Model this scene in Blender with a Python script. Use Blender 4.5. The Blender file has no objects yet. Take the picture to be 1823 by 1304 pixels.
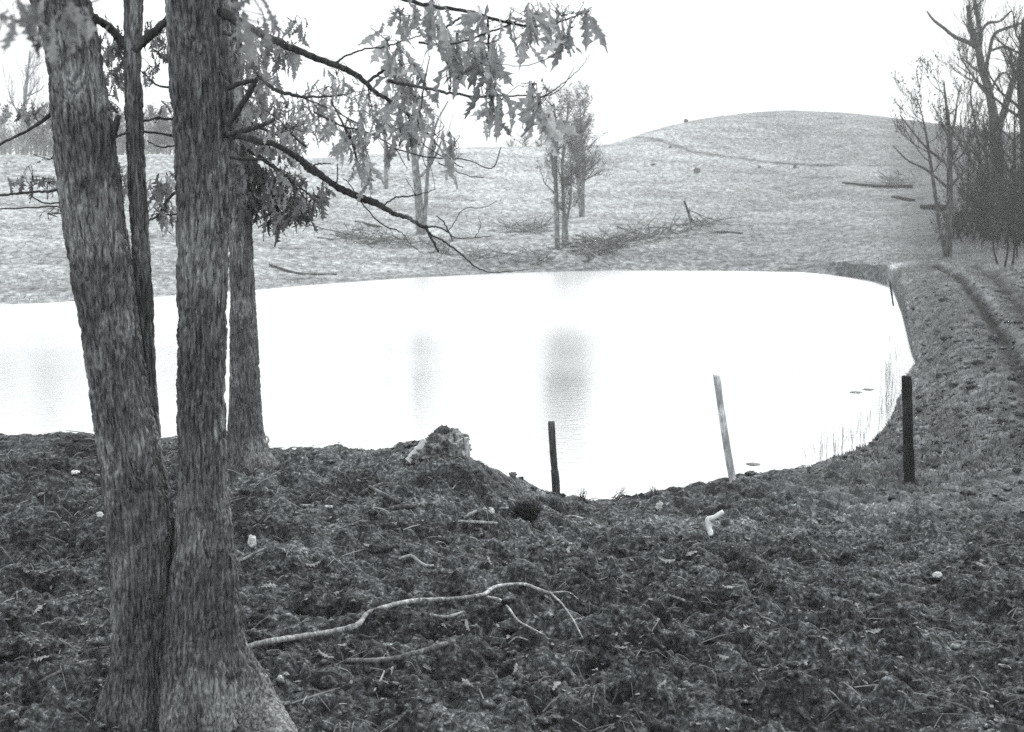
import bpy, math, random
import numpy as np
from math import radians, sin, cos, tan, atan, pi

# ------------------------------------------------------------------ camera
SC = bpy.context.scene
COL = SC.collection
PITCH = radians(7.82); F = 2200.0; CX, CY = 911.5, 652.0; CAMZ = 4.0
cam_data = bpy.data.cameras.new('camera')
cam_data.sensor_width = 36.0
cam_data.lens = F / 1823.0 * 36.0
cam_data.clip_start = 0.05; cam_data.clip_end = 3000
cam_data.dof.use_dof = True
cam_data.dof.focus_distance = 8.0
cam_data.dof.aperture_fstop = 5.0
cam = bpy.data.objects.new('camera', cam_data); COL.objects.link(cam)
cam.location = (0, 0, CAMZ); cam.rotation_euler = (pi/2 - PITCH, 0, 0)
SC.camera = cam

# ------------------------------------------------------------------ sky, sun, exposure
SUN_EL, SUN_AZ = radians(44), radians(32)      # veiled sun beyond the pond, slightly right
world = bpy.data.worlds.new('World'); SC.world = world; world.use_nodes = True
wn = world.node_tree; wn.nodes.clear()
sky = wn.nodes.new('ShaderNodeTexSky'); sky.sky_type = 'NISHITA'; sky.sun_disc = False
sky.sun_elevation = SUN_EL; sky.sun_rotation = SUN_AZ; sky.dust_density = 4.0
bw = wn.nodes.new('ShaderNodeRGBToBW')
mx = wn.nodes.new('ShaderNodeMix'); mx.data_type = 'RGBA'
mx.inputs[0].default_value = 0.80
mx.inputs[7].default_value = (13.0, 13.35, 13.4, 1)     # even white overcast
bg = wn.nodes.new('ShaderNodeBackground'); bg.inputs[1].default_value = 0.078
wo = wn.nodes.new('ShaderNodeOutputWorld')
wn.links.new(sky.outputs[0], bw.inputs[0]); wn.links.new(bw.outputs[0], mx.inputs[6])
wn.links.new(mx.outputs[2], bg.inputs[0]); wn.links.new(bg.outputs[0], wo.inputs[0])
sl = bpy.data.lights.new('sun', 'SUN'); sl.energy = 2.4; sl.angle = radians(16); sl.color = (1, 0.99, 0.97)
so = bpy.data.objects.new('sun', sl); COL.objects.link(so)
so.rotation_euler = (-(pi/2 - SUN_EL), 0, -SUN_AZ)
so.location = (0, 0, 40)
SC.view_settings.view_transform = 'Standard'; SC.view_settings.look = 'None'
SC.view_settings.gamma = 1.0; SC.view_settings.exposure = 0.62
SC.cycles.use_denoising = False
SC.cycles.max_bounces = 6; SC.cycles.volume_bounces = 0
SC.cycles.sample_clamp_indirect = 3.0; SC.cycles.caustics_reflective = False; SC.cycles.caustics_refractive = False

# ------------------------------------------------------------------ helpers
def ang(py): return PITCH + np.arctan((np.asarray(py, float) - CY) / F)
def Dz(py, z):                       # distance at which the sight line of row py reaches height z
    return (CAMZ - z) / np.tan(ang(py))
def P(px, py, D):
    u = (px - CX) / F; v = (CY - py) / F
    dy = cos(PITCH) + v*sin(PITCH); dz = -sin(PITCH) + v*cos(PITCH)
    return np.array((u*D/dy, D, CAMZ + dz*D/dy))
def PXM(D): return D / F             # metres per photo pixel at distance D

_rs = np.random.RandomState(7)
_perm = _rs.permutation(256); _perm = np.concatenate([_perm]*3)
_g3 = _rs.normal(size=(256, 3)); _g3 /= np.linalg.norm(_g3, axis=1)[:, None]
def perlin(x, y, z=0.0):
    x, y, z = np.broadcast_arrays(np.asarray(x, float), np.asarray(y, float), np.asarray(z, float))
    xi = np.floor(x).astype(int); yi = np.floor(y).astype(int); zi = np.floor(z).astype(int)
    xf = x-xi; yf = y-yi; zf = z-zi
    xi &= 255; yi &= 255; zi &= 255
    f = lambda t: t*t*t*(t*(t*6-15)+10)
    u, v, w = f(xf), f(yf), f(zf)
    def g(a, b, c):
        h = _perm[_perm[_perm[(xi+a) & 255] + ((yi+b) & 255)] + ((zi+c) & 255)]
        q = _g3[h]
        return q[..., 0]*(xf-a) + q[..., 1]*(yf-b) + q[..., 2]*(zf-c)
    l = lambda a, b, t: a + (b-a)*t
    x0 = l(g(0,0,0), g(1,0,0), u); x1 = l(g(0,1,0), g(1,1,0), u)
    y0 = l(x0, x1, v)
    x0 = l(g(0,0,1), g(1,0,1), u); x1 = l(g(0,1,1), g(1,1,1), u)
    return l(y0, l(x0, x1, v), w) * 1.6
def fbm(x, y, z=0.0, o=4, r=0.5):
    s = 0; a = 1.0; k = 1.0
    for i in range(o):
        s = s + a*perlin(x*k+i*17.3, y*k+i*9.1, z*k+i*5.7); a *= r; k *= 2.03
    return s

def mesh_obj(name, V, Fs, mat, parent=None, smooth=True, loc=None):
    """V: Nx3 ; Fs: list of arrays (Mx3 / Mx4)"""
    V = np.asarray(V, np.float32)
    if loc is not None: V = V - np.asarray(loc, np.float32)
    me = bpy.data.meshes.new(name)
    Fs = [np.asarray(f, np.int32) for f in Fs if len(f)]
    me.vertices.add(len(V)); me.vertices.foreach_set('co', V.ravel())
    idx = np.concatenate([f.ravel() for f in Fs])
    tot = np.concatenate([np.full(len(f), f.shape[1], np.int32) for f in Fs])
    st = np.concatenate([[0], np.cumsum(tot)[:-1]]).astype(np.int32)
    me.loops.add(len(idx)); me.loops.foreach_set('vertex_index', idx)
    me.polygons.add(len(tot)); me.polygons.foreach_set('loop_start', st)
    me.polygons.foreach_set('loop_total', tot)
    me.polygons.foreach_set('use_smooth', np.full(len(tot), smooth, bool))
    me.update(calc_edges=True); me.validate()
    if mat: me.materials.append(mat)
    o = bpy.data.objects.new(name, me); COL.objects.link(o)
    if parent is not None: o.parent = parent
    elif loc is not None: o.location = loc
    return o
def empty(name, loc, label, cat, group=None):
    o = bpy.data.objects.new(name, None); COL.objects.link(o)
    o.location = tuple(float(v) for v in loc); o.empty_display_size = 0.2
    o['label'] = label; o['category'] = cat
    if group: o['group'] = group
    return o
def tag(o, label, cat, group=None):
    o['label'] = label; o['category'] = cat
    if group: o['group'] = group
    return o

class MB:
    def __init__(s): s.v = []; s.q = []; s.t = []; s.n = 0
    def add(s, V, Q=None, T=None):
        V = np.asarray(V, float)
        s.v.append(V)
        if Q is not None and len(Q): s.q.append(np.asarray(Q) + s.n)
        if T is not None and len(T): s.t.append(np.asarray(T) + s.n)
        s.n += len(V)
    def tube(s, pts, rad, seg=6, wob=0.0, cap=True):
        pts = np.asarray(pts, float); rad = np.asarray(rad, float) * np.ones(len(pts))
        n = len(pts)
        tg = np.gradient(pts, axis=0); tg /= np.linalg.norm(tg, axis=1)[:, None] + 1e-9
        ref = np.array((0, 1, 0.01)) if abs(tg[0][1]) < 0.9 else np.array((1, 0, 0.01))
        a = np.cross(tg, ref); a /= np.linalg.norm(a, axis=1)[:, None] + 1e-9
        b = np.cross(tg, a)
        th = np.arange(seg) * 2*pi/seg
        R = rad[:, None] * (1 + (wob*np.random.RandomState(n*7+seg).uniform(-1, 1, (n, seg)) if wob else 0)) * np.ones((n, seg))
        V = pts[:, None, :] + R[..., None]*(a[:, None, :]*np.cos(th)[None, :, None] + b[:, None, :]*np.sin(th)[None, :, None])
        i = np.arange(n-1)[:, None]*seg; j = np.arange(seg)[None, :]; k = (j+1) % seg
        Q = np.stack([i+j, i+k, i+seg+k, i+seg+j], -1).reshape(-1, 4)
        V = V.reshape(-1, 3)
        if cap:
            V = np.concatenate([V, pts[:1], pts[-1:]])
            jj = np.arange(seg); kk = (jj+1) % seg
            T = np.concatenate([np.stack([kk, jj, np.full(seg, n*seg)], -1),
                                np.stack([(n-1)*seg+jj, (n-1)*seg+kk, np.full(seg, n*seg+1)], -1)])
            s.add(V, Q, T)
        else: s.add(V, Q)
    def build(s, name, mat, parent=None, loc=None, smooth=True):
        if not s.v: return None
        L = loc if loc is not None else (np.array(parent.location) if parent is not None and parent.type == 'EMPTY' else None)
        Fs = []
        if s.q: Fs.append(np.concatenate(s.q))
        if s.t: Fs.append(np.concatenate(s.t))
        return mesh_obj(name, np.concatenate(s.v), Fs, mat, parent, smooth, L)

def spline(pts, n=8):
    """Catmull-Rom through rows (any width)"""
    p = np.asarray(pts, float)
    if len(p) < 3: 
        t = np.linspace(0, 1, n+1)[:, None]; return p[0]*(1-t) + p[1]*t
    q = np.vstack([2*p[0]-p[1], p, 2*p[-1]-p[-2]])
    out = []
    for i in range(1, len(q)-2):
        t = np.linspace(0, 1, n, endpoint=False)[:, None]
        a, b, c, d = q[i-1], q[i], q[i+1], q[i+2]
        out.append(0.5*((2*b) + (-a+c)*t + (2*a-5*b+4*c-d)*t**2 + (-a+3*b-3*c+d)*t**3))
    out.append(p[-1:])
    return np.vstack(out)

# ------------------------------------------------------------------ materials
def new_mat(name):
    m = bpy.data.materials.new(name); m.use_nodes = True
    nt = m.node_tree; nt.nodes.clear()
    out = nt.nodes.new('ShaderNodeOutputMaterial')
    b = nt.nodes.new('ShaderNodeBsdfPrincipled'); nt.links.new(b.outputs[0], out.inputs[0])
    b.inputs['Roughness'].default_value = 0.95
    b.inputs['Specular IOR Level'].default_value = 0.15
    return m, nt, b, out
def N(nt, t, **kw):
    n = nt.nodes.new(t)
    for k, v in kw.items(): setattr(n, k, v)
    return n
def noise(nt, vec, scale, detail=4, rough=0.6, dist=0.0):
    n = N(nt, 'ShaderNodeTexNoise'); n.inputs['Scale'].default_value = scale
    n.inputs['Detail'].default_value = detail; n.inputs['Roughness'].default_value = rough
    n.inputs['Distortion'].default_value = dist
    nt.links.new(vec, n.inputs['Vector']); return n.outputs['Fac']
def ramp(nt, fac, stops):
    r = N(nt, 'ShaderNodeValToRGB'); nt.links.new(fac, r.inputs[0])
    e = r.color_ramp.elements
    while len(e) < len(stops): e.new(0.5)
    for el, (p, c) in zip(e, stops):
        el.position = p
        el.color = (c*0.985, c, c*1.01, 1) if not isinstance(c, tuple) else c
    return r.outputs[0]
def coords(nt, scale=(1, 1, 1)):
    tc = N(nt, 'ShaderNodeTexCoord'); mp = N(nt, 'ShaderNodeMapping')
    mp.inputs['Scale'].default_value = scale
    nt.links.new(tc.outputs['Object'], mp.inputs[0]); return mp.outputs[0]
def mixc(nt, fac, a, b, mode='MIX'):
    m = N(nt, 'ShaderNodeMix', data_type='RGBA', blend_type=mode)
    if isinstance(fac, (int, float)): m.inputs[0].default_value = fac
    else: nt.links.new(fac, m.inputs[0])
    nt.links.new(a, m.inputs[6]); nt.links.new(b, m.inputs[7]); return m.outputs[2]
def bump(nt, b, h, strength, dist):
    n = N(nt, 'ShaderNodeBump'); n.inputs['Strength'].default_value = strength
    n.inputs['Distance'].default_value = dist
    nt.links.new(h, n.inputs['Height']); nt.links.new(n.outputs[0], b.inputs['Normal'])

def bark_mat(name, lo, hi, stretch=6.0, sc=60, bdist=0.006):
    m, nt, b, out = new_mat(name)
    v = coords(nt, (1, 1, 1/stretch))
    f1 = noise(nt, v, sc, 4, 0.62, 0.5)
    v2 = coords(nt, (1, 1, 0.6)); f2 = noise(nt, v2, 4.5, 4, 0.6)      # lichen / weathering patches
    c1 = ramp(nt, f1, [(0.36, lo), (0.50, (lo+hi)*.4), (0.66, hi)])
    c2 = ramp(nt, f2, [(0.38, 0.72), (0.52, 1.0), (0.62, 1.75)])
    c = mixc(nt, 1.0, c1, c2, 'MULTIPLY')
    nt.links.new(c, b.inputs['Base Color'])
    bump(nt, b, f1, 0.9, bdist)
    return m
M = {}
M['bark'] = bark_mat('furrowed_oak_bark', 0.034, 0.25, 8, 85)
M['bark_dark'] = bark_mat('dark_branch_bark', 0.025, 0.09)
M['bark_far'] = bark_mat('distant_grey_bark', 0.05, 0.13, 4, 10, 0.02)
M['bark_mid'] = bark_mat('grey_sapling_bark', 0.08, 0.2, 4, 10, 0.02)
M['bark_pale'] = bark_mat('haze_pale_bark', 0.16, 0.34, 4, 10, 0.02)  # distance haze partly painted in as a paler bark
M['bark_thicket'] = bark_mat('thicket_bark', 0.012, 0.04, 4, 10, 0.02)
M['post'] = bark_mat('weathered_post_wood', 0.035, 0.16, 14, 90, 0.003)
M['post_pale'] = bark_mat('silvered_post_wood', 0.35, 0.75, 14, 90, 0.003)
M['post_dark'] = bark_mat('dark_creosoted_wood', 0.012, 0.04, 14, 90, 0.003)
M['stick'] = bark_mat('bleached_stick_wood', 0.16, 0.50, 3, 50, 0.003)
M['stick_dark'] = bark_mat('damp_stick_wood', 0.06, 0.2, 3, 50, 0.003)
M['stick_white'] = bark_mat('barkless_white_wood', 0.85, 0.97, 3, 40, 0.002)
M['stump'] = bark_mat('rotten_stump_wood', 0.06, 0.36, 2, 34, 0.02)

def leaf_mat(name, lo, hi, transl=0.35):
    m, nt, b, out = new_mat(name)
    g = N(nt, 'ShaderNodeNewGeometry')
    v = coords(nt); f = noise(nt, v, 45, 3, 0.6)
    c1 = ramp(nt, g.outputs['Random Per Island'], [(0.0, lo), (0.6, (lo+hi)/2), (1.0, hi)])
    c2 = ramp(nt, f, [(0.3, 0.7), (0.7, 1.15)])
    c = mixc(nt, 1.0, c1, c2, 'MULTIPLY')
    nt.links.new(c, b.inputs['Base Color'])
    b.inputs['Roughness'].default_value = 0.75
    if transl > 0:
        t = N(nt, 'ShaderNodeBsdfTranslucent'); nt.links.new(c, t.inputs[0])
        ms = N(nt, 'ShaderNodeMixShader'); ms.inputs[0].default_value = transl
        nt.links.new(b.outputs[0], ms.inputs[1]); nt.links.new(t.outputs[0], ms.inputs[2])
        nt.links.new(ms.outputs[0], out.inputs[0])
    return m
M['leaf'] = leaf_mat('dry_oak_leaf', 0.26, 0.55, 0.45)
M['leaf_mid'] = leaf_mat('dull_oak_leaf', 0.14, 0.42, 0.4)
M['leaf_dark'] = leaf_mat('dark_oak_leaf', 0.05, 0.34, 0.25)
M['leaf_far'] = leaf_mat('distant_leaf', 0.12, 0.34, 0.3)
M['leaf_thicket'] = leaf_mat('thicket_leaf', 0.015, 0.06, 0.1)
M['leaf_ground'] = leaf_mat('fallen_leaf_surface', 0.12, 0.42, 0.1)
M['litter'] = leaf_mat('broken_leaf_litter', 0.012, 0.22, 0.0)
M['blade'] = leaf_mat('dead_grass_blade', 0.05, 0.36, 0.1)
M['straw'] = leaf_mat('straw_and_twig', 0.04, 0.38, 0.0)
M['pasture'] = leaf_mat('pasture_grass_blade', 0.16, 0.62, 0.1)
M['mud_grass'] = leaf_mat('muddy_grass_blade', 0.02, 0.30, 0.1)
M['tuft'] = leaf_mat('black_weed_stem', 0.008, 0.05, 0.0)

def rock_mat(name, lo, hi):
    m, nt, b, out = new_mat(name)
    v = coords(nt); f = noise(nt, v, 18, 6, 0.7)
    nt.links.new(ramp(nt, f, [(0.3, lo), (0.7, hi)]), b.inputs['Base Color'])
    bump(nt, b, f, 0.8, 0.01); return m
M['rock'] = rock_mat('pale_stone', 0.4, 0.85)
M['rock_grey'] = rock_mat('grey_stone', 0.09, 0.25)

# ground : cover = 0 trampled mud / leaf mould, 1 = short dead pasture grass
def ground_mat():
    m, nt, b, out = new_mat('ground_cover')
    v = coords(nt)
    at = N(nt, 'ShaderNodeAttribute'); at.attribute_name = 'cover'
    ap = N(nt, 'ShaderNodeAttribute'); ap.attribute_name = 'wear_and_light'  # wear and dryness, plus painted haze and shade
    f1 = noise(nt, v, 34, 6, 0.72, 0.4); f2 = noise(nt, v, 3.0, 4, 0.6); f5 = noise(nt, v, 120, 3, 0.7)
    mud = ramp(nt, f1, [(0.36, 0.012), (0.48, 0.046), (0.57, 0.10), (0.69, 0.30)])
    mud = mixc(nt, 1.0, mud, ramp(nt, f2, [(0.36, 0.45), (0.62, 1.6)]), 'MULTIPLY')
    mud = mixc(nt, 1.0, mud, ramp(nt, f5, [(0.3, 0.75), (0.7, 1.3)]), 'MULTIPLY')
    vs = coords(nt, (0.55, 0.45, 1))
    f3 = noise(nt, vs, 5.0, 8, 0.75, 0.3); f4 = noise(nt, coords(nt, (.6, 1.3, 1)), 0.22, 6, 0.66, 0.8)
    gr = ramp(nt, f3, [(0.36, 0.09), (0.47, 0.21), (0.56, 0.37), (0.68, 0.64)])
    gr = mixc(nt, 1.0, gr, ramp(nt, f4, [(0.36, 0.68), (0.50, 1.0), (0.64, 1.22)]), 'MULTIPLY')
    c = mixc(nt, at.outputs['Fac'], mud, gr)
    w = ramp(nt, ap.outputs['Fac'], [(0.0, 0.12), (0.5, 1.0), (1.0, 2.0)])
    c = mixc(nt, 1.0, c, w, 'MULTIPLY')
    nt.links.new(c, b.inputs['Base Color'])
    b.inputs['Specular IOR Level'].default_value = 0.05
    bump(nt, b, f1, 0.8, 0.02)
    return m
M['ground'] = ground_mat()

def water_mat():
    m, nt, b, out = new_mat('pond_water')
    v = coords(nt, (0.45, 1, 1))
    n1 = noise(nt, v, 9.0, 3, 0.6); n2 = noise(nt, coords(nt, (0.25, 1, 1)), 0.16, 3, 0.5, 0.4)
    gl = N(nt, 'ShaderNodeBsdfGlossy'); gl.inputs[0].default_value = (0.97, 0.98, 0.98, 1)
    rr = N(nt, 'ShaderNodeValToRGB'); e = rr.color_ramp.elements; e.new(.5); e.new(.6)
    for q, (p_, v_) in zip(e, [(.40, .13), (.50, .25), (.60, .33), (.84, .28)]): q.position = p_; q.color = (v_, v_, v_, 1)
    sx = N(nt, 'ShaderNodeSeparateXYZ'); nt.links.new(coords(nt), sx.inputs[0])
    ad = N(nt, 'ShaderNodeMath', operation='MULTIPLY_ADD'); nt.links.new(n2, ad.inputs[0]); ad.inputs[1].default_value = 12; nt.links.new(sx.outputs['Y'], ad.inputs[2])
    dv = N(nt, 'ShaderNodeMath', operation='MULTIPLY'); dv.inputs[1].default_value = .0125; nt.links.new(ad.outputs[0], dv.inputs[0]); nt.links.new(dv.outputs[0], rr.inputs[0]); nt.links.new(rr.outputs[0], gl.inputs['Roughness'])
    df = N(nt, 'ShaderNodeBsdfDiffuse'); df.inputs[0].default_value = (0.3, 0.31, 0.31, 1)
    bm = N(nt, 'ShaderNodeBump'); bm.inputs['Strength'].default_value = 0.2; bm.inputs['Distance'].default_value = 0.03
    nt.links.new(n1, bm.inputs['Height']); nt.links.new(bm.outputs[0], gl.inputs['Normal'])
    ms = N(nt, 'ShaderNodeMixShader'); ms.inputs[0].default_value = 0.92
    nt.links.new(df.outputs[0], ms.inputs[1]); nt.links.new(gl.outputs[0], ms.inputs[2])
    nt.links.new(ms.outputs[0], out.inputs[0]); return m
M['water'] = water_mat()

# ------------------------------------------------------------------ the ground
T0 = 3.0                                     # columns fan out from a point 3 m behind the camera
tcols = np.concatenate([-np.linspace(1.25, 0.44, 60, endpoint=False), np.linspace(-0.44, 0.44, 1000), np.linspace(0.44, 1.25, 61)[1:]])
def knot(lst):
    """rows (px, py, D) or (px, py, None, z) -> column arrays Y, Z"""
    t = []; Y = []; Z = []
    for r in lst:
        px, py = r[0], r[1]
        D = r[2] if r[2] is not None else float(Dz(py, r[3]))
        p = P(px, py, D); t.append(p[0]/(D+T0)); Y.append(D); Z.append(p[2])
    t = np.array(t); o = np.argsort(t)
    return np.interp(tcols, t[o], np.array(Y)[o]), np.interp(tcols, t[o], np.array(Z)[o])
def zk(lst, z): return [(px, py, None, z) for px, py in lst]
NC = len(tcols)
K = []
K.append((np.full(NC, -2.0), np.full(NC, 2.55)))
K.append(knot([(0, 1304, None, 1.72), (900, 1304, None, 1.72), (1823, 1304, None, 1.66)]))
K.append(knot([(0, 1080, None, 1.70), (900, 1080, None, 1.62), (1823, 1080, None, 1.55)]))
K.append(knot([(0, 930, None, 1.72), (480, 930, None, 1.74), (800, 930, None, 1.66), (950, 940, None, 1.45), (1060, 945, None, 1.35), (1300, 930, None, 1.3), (1560, 920, None, 1.2), (1823, 920, None, 1.35)]))
crest = [(0, 778, 1.80), (47, 779, 1.80), (330, 790, 1.8), (480, 806, 1.8), (620, 806, 1.78), (690, 806, 1.80), (720, 800, 1.86), (755, 792, 1.92), (800, 798, 1.92), (838, 824, 1.85),
         (870, 838, 1.72), (900, 850, 1.6), (950, 875, 1.4), (1000, 886, 1.2), (1060, 894, 1.05), (1110, 890, 1.0), (1170, 880, .95), (1260, 866, .85), (1300, 853, .8),
         (1400, 838, .6), (1440, 835, .52), (1500, 812, .42), (1545, 795, .32), (1575, 765, .26), (1595, 735, .2), (1622, 705, .25), (1700, 705, .9), (1823, 705, 1.25)]
K.append(knot([(a, b, None, c) for a, b, c in crest]))
ns = []
for a, b, c in crest:
    if a < 1595: ns.append((a, b, float(Dz(b, c)) + 0.7 + 2.6*max(0, c-0.35)/1.4))
# near shore, water level
ky, kz = knot(ns + [(1595, 715, None, 0), (1622, 650, None, 0.03), (1700, 650, None, 0.95), (1823, 650, None, 1.25)])
tw = P(1600, 600, 35)[0]/(35+T0)                     # right end of the pond, as a column
right = tcols > P(1622, 630, 31)[0]/(31+T0)
kz[~right] = -0.02
K.append((ky, kz))
fs = zk([(0, 543), (47, 541), (270, 530), (450, 517), (700, 497), (900, 487), (1000, 484), (1100, 482), (1300, 483), (1425, 485), (1445, 487), (1500, 491), (1560, 501), (1588, 511), (1598, 540), (1612, 580)], 0.0)
fs += [(1622, 630, None, 0.04), (1700, 600, None, 1.0), (1823, 600, None, 1.25)]
fy, fz = knot(fs)
K.append(((ky+fy)/2, np.where(right, (kz+fz)/2, -1.3)))
fz[~right] = 0.0
K.append((fy, fz))
K.append(knot([(0, 500, 54), (450, 480, 61), (700, 465, 68), (1000, 448, 71), (1300, 446, 72), (1440, 460, 69), (1560, 478, None, .75), (1640, 473, None, 1.0), (1700, 484, None, 1.05), (1823, 500, None, 1.2)]))
K.append(knot([(0, 420, 70), (450, 405, 76), (700, 400, 82), (1100, 395, 88), (1400, 400, 90), (1640, 430, 72), (1700, 430, 68), (1823, 440, 60)]))
K.append(knot([(0, 345, 86), (450, 335, 95), (700, 330, 100), (1100, 320, 112), (1400, 290, 125), (1640, 320, 112), (1823, 340, 105)]))
sk = [(0, 278, 104), (300, 276, 106), (560, 284, 112), (700, 274, 118), (850, 263, 124), (1000, 262, 132), (1080, 260, 138), (1120, 247, 144), (1180, 229, 150), (1250, 213, 154), (1330, 203, 158), (1400, 198, 160), (1500, 202, 160), (1600, 213, 158), (1700, 227, 155), (1823, 240, 150)]
K.append(knot(sk))
K.append((K[-1][0] + 70, K[-1][1] - 6.0))
K.append((np.full(NC, 430.0), np.full(NC, -4.0)))
def smooth(a, w):
    k = np.hanning(w*2+1); k /= k.sum()
    return np.convolve(np.pad(a, w, mode='edge'), k, 'valid')
WS = [1, 20, 20, 14, 3, 6, 6, 2, 12, 25, 25, 16, 20, 1]
Ks = []
for i, (y, z) in enumerate(K):
    Ks.append((smooth(y, WS[i]), smooth(z, WS[i])))
KY = np.array([k[0] for k in Ks]); KZ = np.array([k[1] for k in Ks])
for i in range(1, len(KY)): KY[i] = np.maximum(KY[i], KY[i-1] + 0.15)
# monotone cubic along every column
h = np.diff(KY, axis=0); dl = np.diff(KZ, axis=0)/h
mm = np.zeros_like(KZ); mm[0] = dl[0]; mm[-1] = dl[-1]
for i in range(1, len(KY)-1):
    a, b_ = dl[i-1], dl[i]
    hm = 2*a*b_/np.where(np.abs(a+b_) < 1e-9, 1e-9, a+b_)
    mm[i] = np.where(a*b_ > 0, hm, 0)
cnt = [70, 230, 230, 280, 60, 60, 60, 120, 60, 70, 70, 16, 12]
rowsY = []; rowsZ = []; rowsK = []
for i, n in enumerate(cnt):
    for s in np.linspace(0, 1, n, endpoint=False):
        h00 = 2*s**3-3*s**2+1; h10 = s**3-2*s**2+s; h01 = -2*s**3+3*s**2; h11 = s**3-s**2
        rowsY.append(KY[i] + s*h[i]); rowsK.append(i+s)
        rowsZ.append(h00*KZ[i] + h10*h[i]*mm[i] + h01*KZ[i+1] + h11*h[i]*mm[i+1])
rowsY.append(KY[-1]); rowsZ.append(KZ[-1]); rowsK.append(len(cnt))
GY = np.array(rowsY); GZ = np.array(rowsZ); GK = np.array(rowsK)[:, None]*np.ones((1, NC))
GX = tcols[None, :]*(GY + T0)
GT = tcols[None, :]*np.ones_like(GY)
near = np.clip((26 - GY)/12, 0, 1)
far = 1 - np.clip((30 - GY)/12, 0, 1)
# trampled, hummocky mud
n1 = fbm(GX*1.1, GY*1.1, 3, 3); n2 = fbm(GX*4.5, GY*4.5, 5, 3)
n3 = 1 - np.abs(fbm(GX*6+n2*.5, GY*11, 9, 2))*1.7
n5 = np.clip(np.abs(fbm(GX*4.0, GY*5.0, 14, 2))*1.8, 0, 1.2)-.5
n7 = fbm(GX*1.1, GY*3.4, 52, 3)
n6 = np.clip(fbm(GX*17, GY*17, 33, 2)-.12, 0, 1)
n4 = fbm(GX*30, GY*30, 1, 3, 0.6)
hoof = np.clip(perlin(GX*4.2, GY*6.0, 20) - 0.26, 0, 1) + .6*np.clip(perlin(GX*8, GY*12, 27) - 0.34, 0, 1)
rightside = np.clip((GT - 0.16)/0.08, 0, 1) * np.clip((GY-9)/4, 0, 1)
near = np.maximum(near, np.clip((GT-.27)/.03, 0, 1)*np.clip((58-GY)/15, 0, 1)*.5)
rough_amp = near*(0.7+0.5*np.clip(perlin(GX*0.5, GY*0.5, 40)+.5, 0, 1.4))
crestfade = 1 - 0.55*np.exp(-((GK-4)/0.25)**2)
GZ2 = GZ + 0.78*crestfade*rough_amp*(0.06*n1 + 0.06*n2 + 0.026*n3 + 0.075*n5 + 0.11*n7 + 0.03*n6 + 0.007*n4 - 0.50*hoof)
shorefade = np.clip(np.abs(GK-7)/0.35, 0.12, 1)
GZ2 += far*shorefade*(0.10*fbm(GX*0.5, GY*0.5, 2, 3) + 0.05*fbm(GX*2.2, GY*2.2, 6, 3))*np.clip((200-GY)/60, 0, 1)
# wheel ruts of the track on the right bank
def dist_poly(X, Y, pl):
    d = np.full(X.shape, 1e9)
    for a, b in zip(pl[:-1], pl[1:]):
        ax, ay, bx, by = a[0], a[1], b[0], b[1]
        L = (bx-ax)**2 + (by-ay)**2
        t = np.clip(((X-ax)*(bx-ax) + (Y-ay)*(by-ay))/L, 0, 1)
        d = np.minimum(d, np.hypot(X-ax-t*(bx-ax), Y-ay-t*(by-ay)))
    return d
def P0(px, py, z):
    return P(px, py, float(Dz(py, z)))
rut1 = [P0(1665, 474, 1.0)[:2], P0(1700, 487, 1.05)[:2], P0(1733, 518, 1.1)[:2], P0(1765, 565, 1.1)[:2], P0(1800, 615, 1.2)[:2], P0(1835, 680, 1.25)[:2], P0(1850, 760, 1.3)[:2]]
edge = [P0(1678, 470, 1.05)[:2], P0(1718, 487, 1.08)[:2], P0(1750, 518, 1.12)[:2], P0(1786, 565, 1.2)[:2], P0(1822, 615, 1.2)[:2], P0(1870, 680, 1.25)[:2]]
rut2 = [P0(1730, 474, 1.1)[:2], P0(1775, 500, 1.1)[:2], P0(1815, 545, 1.2)[:2], P0(1850, 590, 1.2)[:2]]
pale = [P0(1500, 487, 0.5)[:2], P0(1580, 478, .8)[:2], P0(1645, 468, 1.0)[:2]]
d1 = dist_poly(GX, GY, rut1); d2 = dist_poly(GX, GY, edge); d3 = dist_poly(GX, GY, rut2); d4 = dist_poly(GX, GY, pale)
wj = 1 + 0.5*perlin(GX*1.5, GY*0.7, 77)
GZ2 -= 0.17*np.exp(-(d1/(0.26*wj))**2) + 0.12*np.exp(-(d3/(0.22*wj))**2)
GZ2 += 0.05*wj*np.exp(-(d2/0.16)**2)
# the low bank below the pasture (its shading is painted into the ground tone further down)
cover = np.clip(far*1.0 + 0, 0, 1)
cover = np.maximum(cover, 0.30*rightside*(GK < 7) + 0.06*np.clip((GY-8)/4, 0, 1))
cover = np.clip(cover + 0.0, 0, 1)
# right bank : duller weedy cover, plus painted shade under the thicket
rb = np.clip((GT-0.285)/0.03, 0, 1)*np.clip((GY-20)/10, 0, 1)
thicket_shade = np.clip((GT-0.325)/0.06, 0, 1)*np.clip((GY-52)/20, 0, 1)*np.clip((125-GY)/25, 0, 1)
patch = fbm(GX*0.09, GY*0.05, 31, 3)
cover = cover*(1 - 0.62*rb) 
cover = cover*(1 - 0.75*thicket_shade)
left_haze = 2.2*np.clip((GY-60)/60, 0, 1)*np.clip((0.22-GT)/0.2, 0, 1)  # haze over the left hill, put into the ground colour
wear_and_light = 0.5 + 0.03*patch + 0.10*left_haze + 0*GX
dryband = np.exp(-((GY-10.2)/1.5)**2)*np.clip((GT+0.16)/0.08, 0, 1)*np.clip(.75+1.3*fbm(GX*.9, GY*1.4, 81, 3), 0, 1.6)*near
wear_and_light += 0.30*dryband + near*(0.10*fbm(GX*.7, GY*1.6, 91, 3) + 0.10*np.clip(fbm(GX*2.5, GY*5, 93, 2), -1, 1))
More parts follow.
